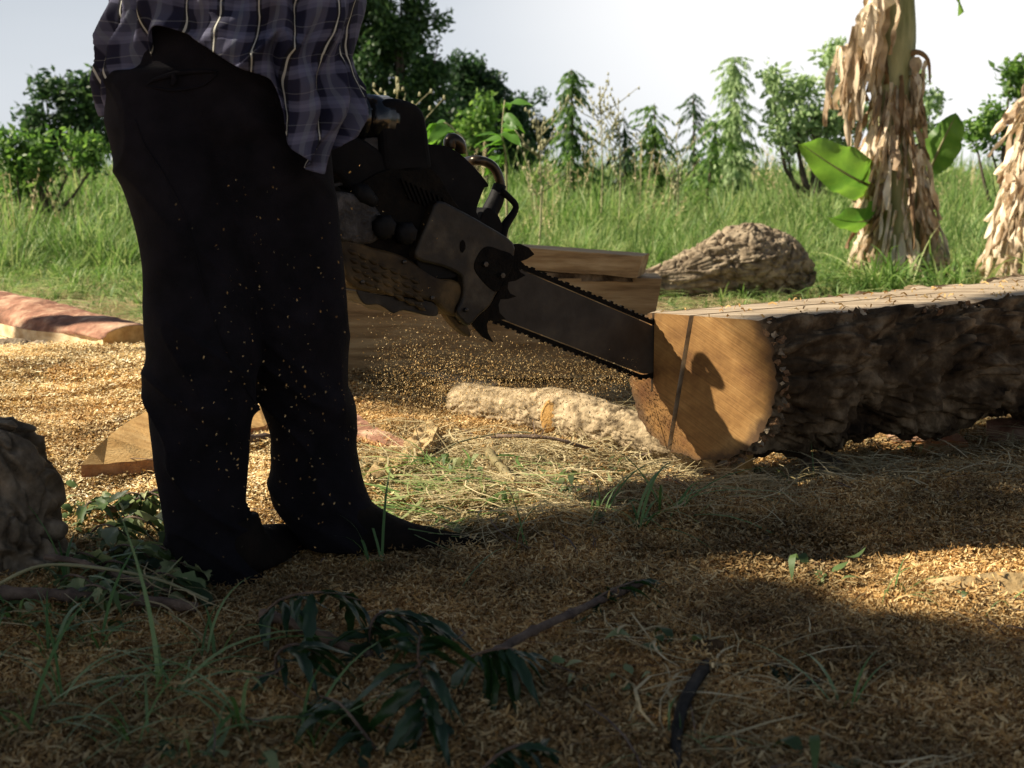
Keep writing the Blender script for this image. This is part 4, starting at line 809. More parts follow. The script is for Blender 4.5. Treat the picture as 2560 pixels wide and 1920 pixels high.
def stick(name, label, pts, r, m='twig', nodes=True, cat='stick'):
    P = []
    for q in pts:
        z = q[2] if len(q) > 2 else r; g = GG(q[0], q[1], z+.014); P.append(g)
    V, Fc = tube(P, np.linspace(r, r*.75, len(P)), 12, sub=8, disp=lambda v, t, a: r*.18*fbm(v*70, 3)+(r*.35*np.exp(-((t*4 % 1-.5)/.06)**2) if nodes else 0)); c = np.mean(P, 0)
    o = obj(name, mesh(name, V-c, Fc, M[m])); o.location = Vector(c); tag(o, label, cat); return o
stick('stick', 'long smooth brown stick lying at lower left in front of the trouser cuff', [(-60, 1482, .02), (100, 1485, .02), (250, 1495, .018), (400, 1505, .018), (490, 1518, .015)], .0115)
stick('stick', 'brown stick slanting under the leafy sprig in the centre foreground', [(655, 1535, .02), (740, 1560, .018), (830, 1600, .014), (930, 1640, .01)], .0095)
stick('stick', 'short pale barked stick on the sunlit straw', [(1222, 1132, .04), (1250, 1165, .025), (1290, 1208, .015)], .011, 'straw')
stick('stick', 'dark bent stick running up from the leafy sprig to the right', [(1210, 1650, .03), (1290, 1600, .03), (1380, 1555, .03), (1480, 1510, .02), (1610, 1455, .015)], .0075)
stick('hose', 'dull grey curved pipe end poking from the foreground sawdust', [(1768, 1660, .0), (1735, 1710, .018), (1705, 1770, .015), (1690, 1850, .006), (1695, 1940, .004)], .0095, 'rubber', False, 'pipe')
stick('twig', 'thin arched brown twig in front of the pale bough', [(1215, 1092, .03), (1290, 1090, .05), (1380, 1096, .05), (1450, 1115, .03), (1500, 1130, .015)], .0055)
stick('twig', 'long thin green stem curving across beside the right boot', [(905, 1158, .02), (1000, 1160, .02), (1080, 1140, .03), (1150, 1105, .04), (1260, 1082, .045), (1330, 1082, .04)], .003, 'stalk', False)
stick('twig', 'knobbly twig lying between the legs far behind', [(560, 1100, .02), (640, 1096, .02), (720, 1090, .02)], .012)
stick('twig', 'grey twig on the ground between the two boots', [(600, 1335, .02), (660, 1340, .02), (740, 1352, .02)], .009)
stick('twig', 'thin twig slanting through the leaf pile left of the cuff', [(110, 1392, .06), (200, 1405, .05), (300, 1440, .04), (430, 1480, .02)], .0055)
stick('twig', 'green stem arching over the stick at lower left', [(-20, 1470, .03), (100, 1415, .08), (250, 1420, .08), (400, 1450, .05), (520, 1500, .02)], .0032, 'stalk', False)
stick('twig', 'curved brown twig behind the leaf pile at left', [(270, 1275, .03), (320, 1262, .03), (360, 1240, .04), (400, 1225, .04)], .007)
#SAW
# ------------------------------------------------------------------ chainsaw
KP = E0+ed*.017                                   # kerf line on the top edge: the bar's plane passes here
NV = np.cross(ax, [0, 0, 1.])                      # towards the camera side
def S(px, py, v=0.0):
    d = ray(px, py); o = np.array([0, 0, CAMH]); p0 = KP+NV*v; t = np.dot(p0-o, NV)/np.dot(d, NV); return o+d*t
saw0 = S(1080, 640, 0)
SAW = thing('chainsaw', 'large dirty petrol chainsaw with spiked nose cutting into the big log', 'chainsaw', saw0)
def plate(name, pxs, v0, v1, m, bev=.004, ref=None, smooth=False):
    """solid plate: outline in the saw's own plane at lateral v0 (near) extruded to v1 (far)"""
    ref = v0 if ref is None else ref
    base = [S(a, b, ref) for a, b in pxs]; n = len(base); A = [p+NV*(v0-ref) for p in base]; Bk = [p+NV*(v1-ref) for p in base]
    V = np.array(A+Bk); Fc = [list(range(n)), list(range(2*n-1, n-1, -1))]+[[k, n+k, n+(k+1) % n, (k+1) % n] for k in range(n)]
    import bmesh
    bm = bmesh.new(); vs = [bm.verts.new(tuple(v)) for v in V]
    for f in Fc: bm.faces.new([vs[i] for i in f])
    bmesh.ops.recalc_face_normals(bm, faces=bm.faces); me = bpy.data.meshes.new(name); bm.to_mesh(me); bm.free(); me.materials.append(m)
    o = obj(name, me, SAW)
    if bev: bevel(o, bev, 3)
    return o
def smooth_px(p, k=4, closed=True):
    p = np.array(p, float); n = len(p); out = []
    for i in range(n):
        a, b2, c, d = p[(i-1) % n], p[i], p[(i+1) % n], p[(i+2) % n]
        for t in np.arange(k)/k: out.append(.5*((2*b2)+(c-a)*t+(2*a-5*b2+4*c-d)*t*t+(3*b2-a-3*c+d)*t**3))
    return [tuple(q) for q in out]
# guide bar, running on into the kerf with a rounded nose
bt0, bt1 = S(1240, 640), S(1621, 802); bb0, bb1 = S(1180, 715), S(1606, 943)
dirb = (bt1-bt0); dirb /= np.linalg.norm(dirb); dperp = np.cross(dirb, NV); dperp *= -1 if dperp[2] < 0 else 1
def in_bar(t, w): return bt0+(bt1-bt0)*t-dperp*w
wid = abs(np.dot(bt1-bb1, dperp)); Lb = np.linalg.norm(bt1-bt0)
prof = [(0, -.008), (Lb+.02, -.008)]+[(Lb+.02+.5*wid*math.sin(a), -wid/2+(wid/2-.008)*math.cos(a)) for a in np.linspace(.2, math.pi-.2, 12)]+[(Lb+.02, -wid+.008), (-.03, -wid+.008)]
V = []; 
for v in (.0022, -.0022): V += [bt0+dirb*a+dperp*b2+NV*v for a, b2 in prof]
n = len(prof); Fc = [list(range(n)), list(range(2*n-1, n-1, -1))]+[[k, n+k, n+(k+1) % n, (k+1) % n] for k in range(n)]
obj('guide_bar', mesh('guide_bar', np.array(V), Fc, M['bar_steel'], False), SAW)
# chain: drive links and cutters round the bar edge
def edge_pt(s):
    Ls = Lb+.02; arc = math.pi*wid/2
    if s < Ls: return bt0+dirb*s, dirb, dperp
    if s < Ls+arc:
        a = (s-Ls)/arc*math.pi; c = bt0+dirb*Ls-dperp*wid/2; o2 = dirb*math.sin(a)+dperp*math.cos(a); return c+o2*wid/2, dirb*math.cos(a)-dperp*math.sin(a), o2
    s -= Ls+arc; return bt0+dirb*(Ls-s)-dperp*wid, -dirb, -dperp
parts = []; s = 0; k = 0
while s < 2*(Lb+.02)+math.pi*wid/2:
    p, tdir, od = edge_pt(s); rot = np.stack([tdir, NV, od], 1); parts.append(box(p, (.0088, .007, .010), rot))
    if k % 4 == 0: parts.append(box(p+od*.007, (.009, .008, .005), rot))
    if k % 4 == 2: parts.append(box(p+od*.005, (.005, .004, .005), rot))
    s += .0092; k += 1
obj('chain', mesh('chain', *join(parts), M['black_steel'], False), SAW)
# spiked bumper
plate('spiked_bumper', [(1285, 611), (1300, 609), (1323, 619), (1337, 636), (1318, 648), (1300, 655), (1296, 668), (1302, 680), (1316, 688), (1290, 702), (1272, 705), (1270, 720), (1277, 734), (1293, 741), (1270, 748), (1252, 748), (1247, 762), (1250, 782), (1266, 798), (1240, 803), (1223, 799), (1218, 812), (1221, 832), (1235, 857), (1207, 842), (1186, 818), (1170, 795), (1185, 787), (1205, 783), (1225, 765), (1243, 735), (1262, 700), (1272, 650)], .045, .037, M['black_steel'], .0015)
plate('spiked_bumper', [(1262, 640), (1300, 650), (1318, 668), (1290, 680), (1262, 700), (1240, 740), (1262, 760), (1230, 765), (1200, 790), (1180, 770), (1230, 700)], -.02, -.028, M['black_steel'], .0015)
# clutch cover with its recess
cov = smooth_px([(1095, 502), (1150, 524), (1220, 563), (1284, 606), (1283, 650), (1262, 702), (1244, 732), (1226, 765), (1200, 788), (1176, 814), (1158, 806), (1142, 780), (1158, 742), (1158, 708), (1150, 688), (1110, 668), (1040, 646), (1050, 600), (1072, 550)], 3)
plate('clutch_cover', cov, .075, .004, M['dirty_metal'], .009)
plate('cover_recess', smooth_px([(1186, 672), (1196, 636), (1218, 616), (1250, 624), (1284, 640), (1276, 680), (1258, 706), (1243, 730), (1215, 712)], 4), .0768, .070, M['black_steel'], .002)
for a, b2, r in ((1210, 660, .007), (1252, 688, .007)):
    c = S(a, b2, .077); V, Fc = tube([c, c+NV*.010], [r, r], 6); bevel(obj('nut', mesh('nut', V, Fc, M['nut'], False), SAW), .001)
plate('cover_slot', smooth_px([(1157, 600), (1163, 608), (1163, 622), (1156, 632), (1151, 624), (1151, 608)], 3), .0765, .072, M['black_steel'], 0)
plate('chip_outlet', smooth_px([(1042, 648), (1070, 648), (1110, 660), (1150, 686), (1125, 696), (1080, 696), (1055, 680)], 3), .060, -.03, M['rubber'], .004)
# housings
plate('engine_housing', smooth_px([(838, 470), (870, 478), (930, 440), (985, 420), (1080, 420), (1135, 500), (1190, 560), (1268, 612), (1230, 700), (1150, 712), (1060, 700), (980, 690), (900, 640), (850, 590)], 3), .045, -.11, M['black_steel'], .012)
plate('lower_housing', smooth_px([(855, 596), (930, 618), (1010, 640), (1090, 690), (1150, 705), (1165, 745), (1150, 790), (1118, 785), (1085, 755), (1000, 742), (930, 732), (890, 722), (862, 690)], 3), .062, -.09, M['dusty_housing'], .010)
for k in range(7):     # moulded grip ribs
    for q in range(4):
        c0 = S(866+k*26+q*5, 622+k*12+q*22, .062); c1 = S(884+k*26+q*5, 634+k*12+q*22, .062)
        c0 = c0-NV*.003; c1 = c1-NV*.003+dirb*.012; V, Fc = tube([c0, (c0+c1)/2+NV*.003, c1], [.001, .006, .001], 10, sub=3); obj('grip_rib', mesh('grip_rib', V, Fc, M['dusty_housing']), SAW)
plate('skid_guard', smooth_px([(893, 722), (930, 733), (1000, 743), (1082, 756), (1096, 786), (1070, 790), (1010, 776), (985, 784), (965, 772), (945, 762), (915, 762), (897, 742)], 3), .055, -.06, M['dirty_metal'], .004)
plate('exhaust_foot', smooth_px([(1118, 785), (1150, 792), (1172, 818), (1178, 842), (1160, 835), (1135, 812)], 3), .05, .02, M['dusty_housing'], .004)
plate('tank_shell', smooth_px([(836, 486), (880, 482), (925, 500), (960, 545), (950, 600), (900, 612), (852, 600), (838, 560)], 3), .066, -.04, M['tank_grey'], .014)
for a, b2, r in ((948, 566, .026), (1003, 582, .024)):
    c = S(a, b2, .05); V, Fc = tube([c, c+NV*.03, c+NV*.036], [r, r, r*.7], 28, disp=lambda v, t, an: .0015*np.sign(np.sin(an*14))); obj('filler_cap', mesh('filler_cap', V, Fc, M['rubber']), SAW)
c = S(905, 485, .055); V, Fc = tube([c+dirb*-.02, c, c+dirb*.03+np.array([0, 0, -.01])], [.014, .022, .014], 14, sub=3, disp=lambda v, t, a: .004*fbm(v*60)); obj('choke_knob', mesh('choke_knob', V, Fc, M['rubber']), SAW)
c0 = S(838, 463, .02); c1 = S(870, 460, .02); V, Fc = tube([c0+[0, 0, -.02], c0, c1, c1+[0, 0, -.03]], [.005]*4, 8, sub=4); obj('throttle_wire', mesh('throttle_wire', V, Fc, M['tank_grey']), SAW)
plate('top_cover', smooth_px([(905, 372), (950, 330), (1010, 345), (1082, 362), (1112, 364), (1150, 384), (1188, 420), (1222, 462), (1212, 470), (1200, 498), (1192, 530), (1205, 560), (1150, 540), (1080, 505), (1000, 500), (920, 480), (890, 430)], 3), .02, -.16, M['black_plastic'], .014)
plate('engine_cowl', smooth_px([(958, 252), (1000, 246), (1044, 260), (1064, 284), (1072, 320), (1078, 372), (1080, 430), (1020, 445), (965, 430), (955, 380), (952, 340), (948, 295)], 3), .045, -.13, M['black_plastic'], .022)
ca, cb = S(850, 291, .0), S(975, 298, .0); V, Fc = tube([ca, ca*.5+cb*.5, cb], [.047, .047, .046], 40, sub=4, disp=lambda v, t, a: .0012*fbm(v*40, 3)); obj('air_filter', mesh('air_filter', V, Fc, M['glossy_black']), SAW)
for t, wd, r in ((.38, .018, .0492), (.66, .03, .0500)):
    c = ca+(cb-ca)*t; dd = (cb-ca)/np.linalg.norm(cb-ca); V, Fc = tube([c-dd*wd, c+dd*wd], [r, r+.0006], 40, disp=lambda v, t, a: .001*fbm(v*60, 3)); obj('tape_band', mesh('tape_band', V, Fc, M['glossy_black']), SAW)
plate('carburettor', smooth_px([(912, 345), (985, 347), (972, 382), (930, 368)], 3), .03, -.03, M['tank_grey'], .006)
plate('rear_housing', smooth_px([(790, 340), (850, 330), (905, 345), (960, 385), (975, 450), (930, 480), (880, 478), (850, 440), (800, 420)], 3), .04, -.10, M['black_plastic'], .012)
for k in range(9):
    plate('cooling_fin', [(1002+k*13, 446+k*6), (1007+k*13, 446+k*6), (1030+k*12, 500+k*5), (1025+k*12, 500+k*5)], .052, .030, M['black_steel'], 0)
for a, b2 in ((1165, 775), (1010, 655), (905, 705), (1080, 745)):
    c = S(a, b2, .064 if a < 1090 else .078); V, Fc = tube([c, c+NV*.004, c+NV*.005], [.0055, .005, .002], 10); obj('screw', mesh('screw', V, Fc, M['nut'], False), SAW)
V, Fc = tube([S(1125, 372, -.05), S(1128, 350, -.05), S(1148, 362, -.05), S(1152, 385, -.05)], [.014, .017, .016, .012], 14, sub=4); obj('brake_lever', mesh('brake_lever', V, Fc, M['tube_steel']), SAW)
vb = -.13
V, Fc = tube([S(1165, 404, vb-.05), S(1188, 401, vb), S(1212, 404, vb), S(1234, 418, vb), S(1248, 446, vb), S(1252, 478, vb), S(1240, 505, vb)], [.0115]*7, 16, sub=5); obj('front_handle', mesh('front_handle', V, Fc, M['tube_steel']), SAW)
V, Fc = tube([S(1250, 462, vb), S(1240, 498, vb), S(1222, 535, vb), S(1205, 580, vb), S(1190, 620, vb)], [.016, .020, .021, .021, .02], 16, sub=4, disp=lambda v, t, a: .0015*fbm(v*50)); obj('handle_grip', mesh('handle_grip', V, Fc, M['rubber']), SAW)
V, Fc = tube([S(1252, 476, vb+.02), S(1272, 493, vb+.02), S(1289, 513, vb+.02), S(1284, 533, vb+.02), S(1262, 565, vb+.02), S(1250, 600, vb+.02)], [.009, .008, .008, .009, .012, .016], 10, sub=3); obj('hand_guard', mesh('hand_guard', V, Fc, M['black_plastic']), SAW)
plate('guard_plate', smooth_px([(1210, 525), (1234, 524), (1252, 548), (1258, 575), (1245, 600), (1190, 600)], 3), vb+.03, vb-.03, M['black_plastic'], .004)
RH = [S(905, 470, -.03), S(850, 400, -.03), S(800, 350, -.03), S(760, 345, -.03), S(735, 385, -.03), S(760, 440, -.03), S(850, 500, -.03)]
V, Fc = tube(RH, [.02, .018, .017, .017, .017, .016, .018], 14, sub=4); obj('rear_handle', mesh('rear_handle', V, Fc, M['black_plastic']), SAW)
#PERSON
# ------------------------------------------------------------------ person
def leg_rings(ys_, lx, rx, Yl, depth):
    V = []; nv = 48; a = np.linspace(0, 2*np.pi, nv, endpoint=False); n = 90; yy = np.linspace(ys_[0], ys_[-1], n)
    l = np.interp(yy, ys_, lx); r = np.interp(yy, ys_, rx); k = np.ones(7)/7
    l = np.convolve(np.pad(l, 3, 'edge'), k, 'valid'); r = np.convolve(np.pad(r, 3, 'edge'), k, 'valid'); Yc = np.interp(yy, ys_, Yl) if hasattr(Yl, '__len__') else np.full(n, Yl)
    for i in range(n):
        A = W(l[i], yy[i], Yc[i]); B = W(r[i], yy[i], Yc[i]); c = (A+B)/2; w = (B[0]-A[0])/2; d = min(w*depth, .11)
        V.append(np.stack([c[0]+w*np.cos(a), c[1]+d*np.sin(a), np.full(nv, c[2])], -1))
    V = np.array(V); Fc = []
    for i in range(n-1):
        for j in range(nv): Fc.append((i*nv+j, i*nv+(j+1) % nv, (i+1)*nv+(j+1) % nv, (i+1)*nv+j))
    Fc += [list(range(nv))[::-1], list(range((n-1)*nv, n*nv))]; return V.reshape(-1, 3), Fc
Ll = leg_rings([180, 300, 400, 500, 600, 700, 800, 900, 1000, 1100, 1200, 1300, 1400, 1478], [262, 258, 285, 320, 345, 361, 355, 366, 372, 377, 391, 414, 442, 466], [560, 575, 590, 600, 615, 630, 640, 650, 646, 632, 616, 612, 640, 660], [2.47, 2.46, 2.45, 2.44, 2.43, 2.42, 2.41, 2.40, 2.39, 2.38, 2.37, 2.36, 2.35, 2.34], 1.0)
Lr = leg_rings([180, 300, 400, 500, 600, 700, 800, 900, 1000, 1100, 1200, 1300, 1352], [330, 350, 400, 450, 500, 540, 575, 610, 645, 680, 683, 697, 745], [800, 815, 828, 838, 850, 864, 873, 878, 882, 895, 915, 950, 985], [2.50, 2.50, 2.50, 2.51, 2.51, 2.52, 2.52, 2.53, 2.53, 2.54, 2.54, 2.55, 2.55], .95)
Pv = leg_rings([-120, 40, 100, 200, 300, 360, 420], [300, 285, 275, 262, 258, 300, 380], [740, 740, 760, 790, 808, 780, 700], 2.48, .55)
me = bpy.data.meshes.new('trousers'); V, Fc = join([Ll, Lr, Pv]); me.from_pydata(V, [], Fc)
tmp = bpy.data.objects.new('tmp', me); COL.objects.link(tmp); rm = tmp.modifiers.new('r', 'REMESH'); rm.mode = 'VOXEL'; rm.voxel_size = .0055; smm = tmp.modifiers.new('s', 'SMOOTH'); smm.iterations = 6; smm.factor = .5
dg = bpy.context.evaluated_depsgraph_get(); ev = tmp.evaluated_get(dg); me2 = bpy.data.meshes.new_from_object(ev); bpy.data.objects.remove(tmp)
n = len(me2.vertices); co = np.empty(n*3); me2.vertices.foreach_get('co', co); co = co.reshape(-1, 3); no = np.empty(n*3); me2.vertices.foreach_get('normal', no); no = no.reshape(-1, 3)
q = co*[5, 5, 16.]; q = q+[0, 0, 1]*(co[:, :1]*14); f = 1-np.abs(fbm(q*.8, 1, 50)); f2_ = 1-np.abs(fbm(co*[5, 5, 6.]+3, 1, 55)); lowm = np.clip((.62-co[:, 2])/.3, .25, 1)
co = co+no*((f**5*.016-.006)*lowm+(f2_**3*.008-.004))[:, None]; me2.vertices.foreach_set('co', co.ravel()); me2.materials.clear(); me2.materials.append(M['pants']); me2.polygons.foreach_set('use_smooth', np.ones(len(me2.polygons), bool)); me2.name = 'trousers'; me2.update()

# body: one skinned figure under the clothes
J = {'pelvis': (-.575, 2.49, .90), 'spine': (-.56, 2.50, 1.06), 'chest': (-.50, 2.54, 1.26), 'neck': (-.44, 2.58, 1.41), 'headb': (-.42, 2.61, 1.50), 'head': (-.40, 2.64, 1.60),
     'hipL': (-.66, 2.46, .86), 'kneeL': (-.60, 2.42, .45), 'ankL': (-.565, 2.36, .10), 'ballL': (-.51, 2.40, .03), 'toeL': (-.48, 2.43, .022),
     'hipR': (-.49, 2.51, .86), 'kneeR': (-.41, 2.54, .46), 'ankR': (-.385, 2.54, .10), 'ballR': (-.27, 2.55, .03), 'toeR': (-.21, 2.555, .022)}
wr1 = RH[3]+np.array([-.05, -.015, .03]); wr2 = S(800, 300, -.09)+np.array([-.05, -.03, .0])
J.update({'shL': (-.58, 2.66, 1.34), 'elL': (-.54, 2.83, 1.08), 'wrL': tuple(wr2), 'hdL': tuple(wr2+np.array([.04, .03, -.02])), 'shR': (-.42, 2.42, 1.34), 'elR': (-.50, 2.52, 1.06), 'wrR': tuple(wr1), 'hdR': tuple(wr1+np.array([.04, .02, -.03]))})
rad = {'pelvis': .085, 'spine': .085, 'chest': .135, 'neck': .052, 'headb': .07, 'head': .088, 'hipL': .085, 'kneeL': .055, 'ankL': .030, 'ballL': .013, 'toeL': .012, 'hipR': .085, 'kneeR': .055, 'ankR': .030, 'ballR': .013, 'toeR': .012,
       'shL': .055, 'elL': .038, 'wrL': .026, 'hdL': .03, 'shR': .055, 'elR': .038, 'wrR': .026, 'hdR': .03}
E = [('pelvis', 'spine'), ('spine', 'chest'), ('chest', 'neck'), ('neck', 'headb'), ('headb', 'head')]+[(a+s, b2+s) for s in 'LR' for a, b2 in (('hip', 'knee'), ('knee', 'ank'), ('ank', 'ball'), ('ball', 'toe'), ('sh', 'el'), ('el', 'wr'), ('wr', 'hd'))]+[('pelvis', 'hipL'), ('pelvis', 'hipR'), ('chest', 'shL'), ('chest', 'shR')]
names = list(J); Vb = [Vector([float(c) for c in J[k]]) for k in names]; Eb = [(names.index(a), names.index(b2)) for a, b2 in E]; Rb = [rad[k] for k in names]
for s in 'LR':   # fingers and thumb, each bent round the handle
    h = np.array(J['hd'+s]); w_ = np.array(J['wr'+s]); d = h-w_; d /= np.linalg.norm(d); sd = np.cross(d, [0, 0, 1.]); sd /= np.linalg.norm(sd); dn = np.cross(sd, d); dn *= -1 if dn[2] > 0 else 1; hi = names.index('hd'+s)
    for k in range(4):
        off = sd*(k-1.5)*.021; ln = (.030, .034, .031, .025)[k]; a0 = h+off+d*.02; a1 = a0+d*ln; a2 = a1+dn*ln*.8+d*.006; a3 = a2-d*ln*.6+dn*.006; i0 = len(Vb)
        Vb += [Vector(a0), Vector(a1), Vector(a2), Vector(a3)]; Rb += [.011, .0095, .009, .0075]; Eb += [(hi, i0), (i0, i0+1), (i0+1, i0+2), (i0+2, i0+3)]
    t0 = h-sd*.03; t1 = t0-sd*.012+dn*.03+d*.015; i0 = len(Vb); Vb += [Vector(t0), Vector(t1), Vector(t1+dn*.02+sd*.012)]; Rb += [.013, .011, .009]; Eb += [(hi, i0), (i0, i0+1), (i0+1, i0+2)]
me = bpy.data.meshes.new('person'); pc = Vector((-.55, 2.47, 0)); me.from_pydata([tuple(v-pc) for v in Vb], Eb, []); person = obj('person', me); person.location = pc
tag(person, 'man in a dark plaid shirt and black trousers bending over the chainsaw', 'person')
sk_ = person.modifiers.new('skin', 'SKIN'); sk_.use_smooth_shade = True
for v, r in zip(me.skin_vertices[0].data, Rb): v.radius = (r, r)
me.skin_vertices[0].data[names.index('pelvis')].use_root = True; me.materials.append(M['skin']); ss = person.modifiers.new('sub', 'SUBSURF'); ss.levels = 1; ss.render_levels = 2
def child(name, me_, m=None):
    o = obj(name, me_, person); return o
tro = child('trousers', me2)
hc = np.array(J['head']); V, Fc = tube([hc+[-.01, -.01, .0], hc+[0, 0, .05], hc+[.0, 0, .10], hc+[0, 0, .125]], [.098, .102, .075, .02], 24, sub=3, disp=lambda v, t, a: .004*fbm(v*50)); child('hair', mesh('hair', V, Fc, M['hair']))
V, Fc = tube([hc+[0, 0, .045], hc+[0, 0, .05], hc+[0, 0, .06], hc+[0, 0, .13], hc+[0, 0, .15]], [.20, .20, .108, .10, .05], 40); child('hat', mesh('hat', V, Fc, M['straw_hat']))
fd = np.array([.6, .78, -.15]); fd /= np.linalg.norm(fd); fs = np.cross(fd, [0, 0, 1.]); fs /= np.linalg.norm(fs)
V, Fc = tube([hc+fd*.085+[0, 0, .02], hc+fd*.108+[0, 0, -.012], hc+fd*.09+[0, 0, -.022]], [.006, .014, .006], 10, sub=3); child('nose', mesh('nose', V, Fc, M['skin']))
for s in (-1, 1):
    V, Fc = tube([hc+fs*s*.088+[0, 0, .03], hc+fs*s*.10+[0, 0, .01], hc+fs*s*.09+[0, 0, -.03]], [.008, .016, .008], 10, sub=3, squash=.6); child('ear', mesh('ear', V, Fc, M['skin']))
    V, Fc = tube([hc+fd*.080+fs*s*.034+[0, 0, .01], hc+fd*.088+fs*s*.034+[0, 0, .01]], [.012, .006], 10); child('eye', mesh('eye', V, Fc, M['rubber']))
V, Fc = tube([hc+fd*.082-fs*.022+[0, 0, -.05], hc+fd*.09+[0, 0, -.048], hc+fd*.082+fs*.022+[0, 0, -.05]], [.003, .006, .003], 8, sub=3); child('mouth', mesh('mouth', V, Fc, M['bark_red']))
def boot(pts, rads, sq=1.):
    V, Fc = tube(pts, rads, 28, sub=8, disp=lambda v, t, a: .003*fbm(v*35, 3), squash=sq); V[:, 2] = np.maximum(V[:, 2], .004); o = child('boot', mesh('boot', V, Fc, M['leather'])); return o
boot([W(815, 1240, 2.54), W(842, 1300, 2.54), W(895, 1338, 2.54), W(985, 1364, 2.55), W(1080, 1380, 2.56), W(1175, 1388, 2.57), W(1225, 1392, 2.57)], [.077, .080, .073, .058, .048, .040, .026])
boot([W(560, 1300, 2.38), W(575, 1370, 2.38), W(615, 1410, 2.42), W(680, 1390, 2.50), W(735, 1375, 2.56), W(758, 1372, 2.58)], [.066, .074, .074, .066, .052, .02])
boot([W(500, 1480, 2.33), W(560, 1478, 2.35), W(640, 1462, 2.42)], [.03, .04, .03])
# back pocket welt, hugging the trousers
bvh = BVHTree.FromPolygons([Vector(v) for v in co.tolist()], [tuple(p.vertices) for p in me2.polygons])
def on_cloth(px, py, off=.0):
    d = Vector(ray(px, py)).normalized(); h = bvh.ray_cast(Vector((0, 0, CAMH)), d); return np.array((h[0] if h[0] else Vector(W(px, py, 2.35)))-d*off)
def seam(px, r, name='seam', off=.001, m='pants'):
    P = [on_cloth(a, b2, off) for a, b2 in px]; V, Fc = tube(P, r, 8, sub=4); child(name, mesh(name, V, Fc, M[m]))
seam([(366, 213), (385, 200), (410, 192), (440, 184), (475, 180), (510, 178), (545, 180)], [.001, .0035, .0045, .005, .0045, .004, .001], 'pocket_welt', .003)
seam([(366, 215), (390, 220), (430, 226), (470, 222), (510, 212), (545, 184)], [.001, .002, .0025, .0025, .002, .001], 'pocket_welt', .002)
seam([(432, 186), (436, 200), (430, 214)], [.005, .006, .004], 'pocket_button', .004)
seam([(338, 300), (360, 360), (400, 420), (440, 490), (470, 560), (490, 640), (510, 720), (560, 860), (610, 960), (640, 1010)], [.0015]*10, 'side_seam', .001)

# shirt: draped shell with an uneven hem
ry = [-520, -400, -250, -120, 0, 40, 90, 140, 190, 240, 290, 340, 400, 450]
lxs = [430, 345, 300, 282, 272, 272, 270, 270, 262, 256, 258, 266, 276, 284]; rxs = [720, 800, 850, 880, 904, 902, 888, 868, 872, 884, 886, 872, 850, 838]
hemx = [238, 254, 300, 374, 392, 453, 500, 547, 598, 650, 690, 704, 716, 745, 779, 812, 838, 858, 884]; hemy = [288, 295, 205, 72, 64, 90, 115, 139, 172, 186, 200, 260, 335, 372, 403, 425, 440, 385, 320]
nth, ntt = 420, 140
thv = np.linspace(0, 2*np.pi, nth, endpoint=False); pxv = 245+(1-np.cos(thv))/2*640; hyv = np.where(np.sin(thv) > 0, np.interp(pxv, hemx, hemy), np.interp(pxv, [245, 300, 500, 700, 885], [290, 330, 330, 400, 330]))
kk = np.hanning(13); kk /= kk.sum(); hyv = np.convolve(np.concatenate([hyv[-6:], hyv, hyv[:6]]), kk, 'valid'); V = np.zeros((ntt, nth, 3)); UV = np.zeros((ntt, nth, 2))
for j in range(nth):
    th = 2*math.pi*j/nth; fx = (1-math.cos(th))/2; front = math.sin(th) > 0; px0 = 245+fx*640
    hy = np.interp(px0, hemx, hemy)
    hy = hyv[j]
    for i in range(ntt):
        t = i/(ntt-1); py = -520+t*(hy+520); lx, rx = np.interp(py, ry, lxs), np.interp(py, ry, rxs); px = lx+(rx-lx)*fx
        dep = .17*abs(math.sin(th))**.75; Yc = 2.50; p = W(px, py, Yc); p[1] += -dep if front else dep*.8; p[0] *= p[1]/Yc if front else 1; p[2] = CAMH+(p[2]-CAMH)*(p[1]/Yc) if front else p[2]
        V[i, j] = p; UV[i, j] = (th*3.1, (py+520)/88.)
tt = np.linspace(0, 1, ntt)[:, None]; th = np.linspace(0, 2*np.pi, nth, endpoint=False)[None]
pxx = (1-np.cos(th))/2*640+245; env = np.clip((tt-.25)*2.2, 0, 1)
fold = .015*np.sin(th*13+3*np.sin(tt*7+th*2)+1.5*fbm(np.stack([th*1.5+0*tt, tt*4+0*th, 0*(th+tt)], -1), 2, 5)) + .034*(1-np.abs(fbm(np.stack([th*2.6+tt*3, tt*3.3+th*.8, 0*(th+tt)], -1), 3, 66)))**3-.01
fold = fold + .022*np.exp(-((pxx-330)/60)**2)*np.sin(tt*26+th*6)*(np.sin(th) > 0)
nrm = np.stack([-np.cos(th)+0*tt, -np.sin(th)+0*tt, 0*(th+tt)], -1); V = V+nrm*((fold-.008)*env)[..., None]
UV[..., 0] += .13*fbm(np.stack([th*2+0*tt, tt*6+0*th, 0*(th+tt)+3], -1), 3, 15); UV[..., 1] += .3*fbm(np.stack([th*2+0*tt, tt*5+0*th, 0*(th+tt)+9], -1), 3, 16)
Fc = [(i*nth+j, i*nth+(j+1) % nth, (i+1)*nth+(j+1) % nth, (i+1)*nth+j) for i in range(ntt-1) for j in range(nth)]
mes = mesh('shirt', V.reshape(-1, 3), Fc, M['plaid']); uvl = mes.uv_layers.new(name='UVMap'); UVf = UV.reshape(-1, 2)
li = np.empty(len(mes.loops), np.int32); mes.loops.foreach_get('vertex_index', li); uu = UVf[li].copy()
lu = uu.reshape(-1, 4, 2); wrap = (lu[:, :, 0].max(1)-lu[:, :, 0].min(1)) > 5; lu[wrap] = np.where(lu[wrap] < 3, lu[wrap]+[2*math.pi*3.1, 0], lu[wrap]); uvl.data.foreach_set('uv', lu.ravel())
shirt = child('shirt', mes); sol = shirt.modifiers.new('thick', 'SOLIDIFY'); sol.thickness = .002; sol.offset = -1
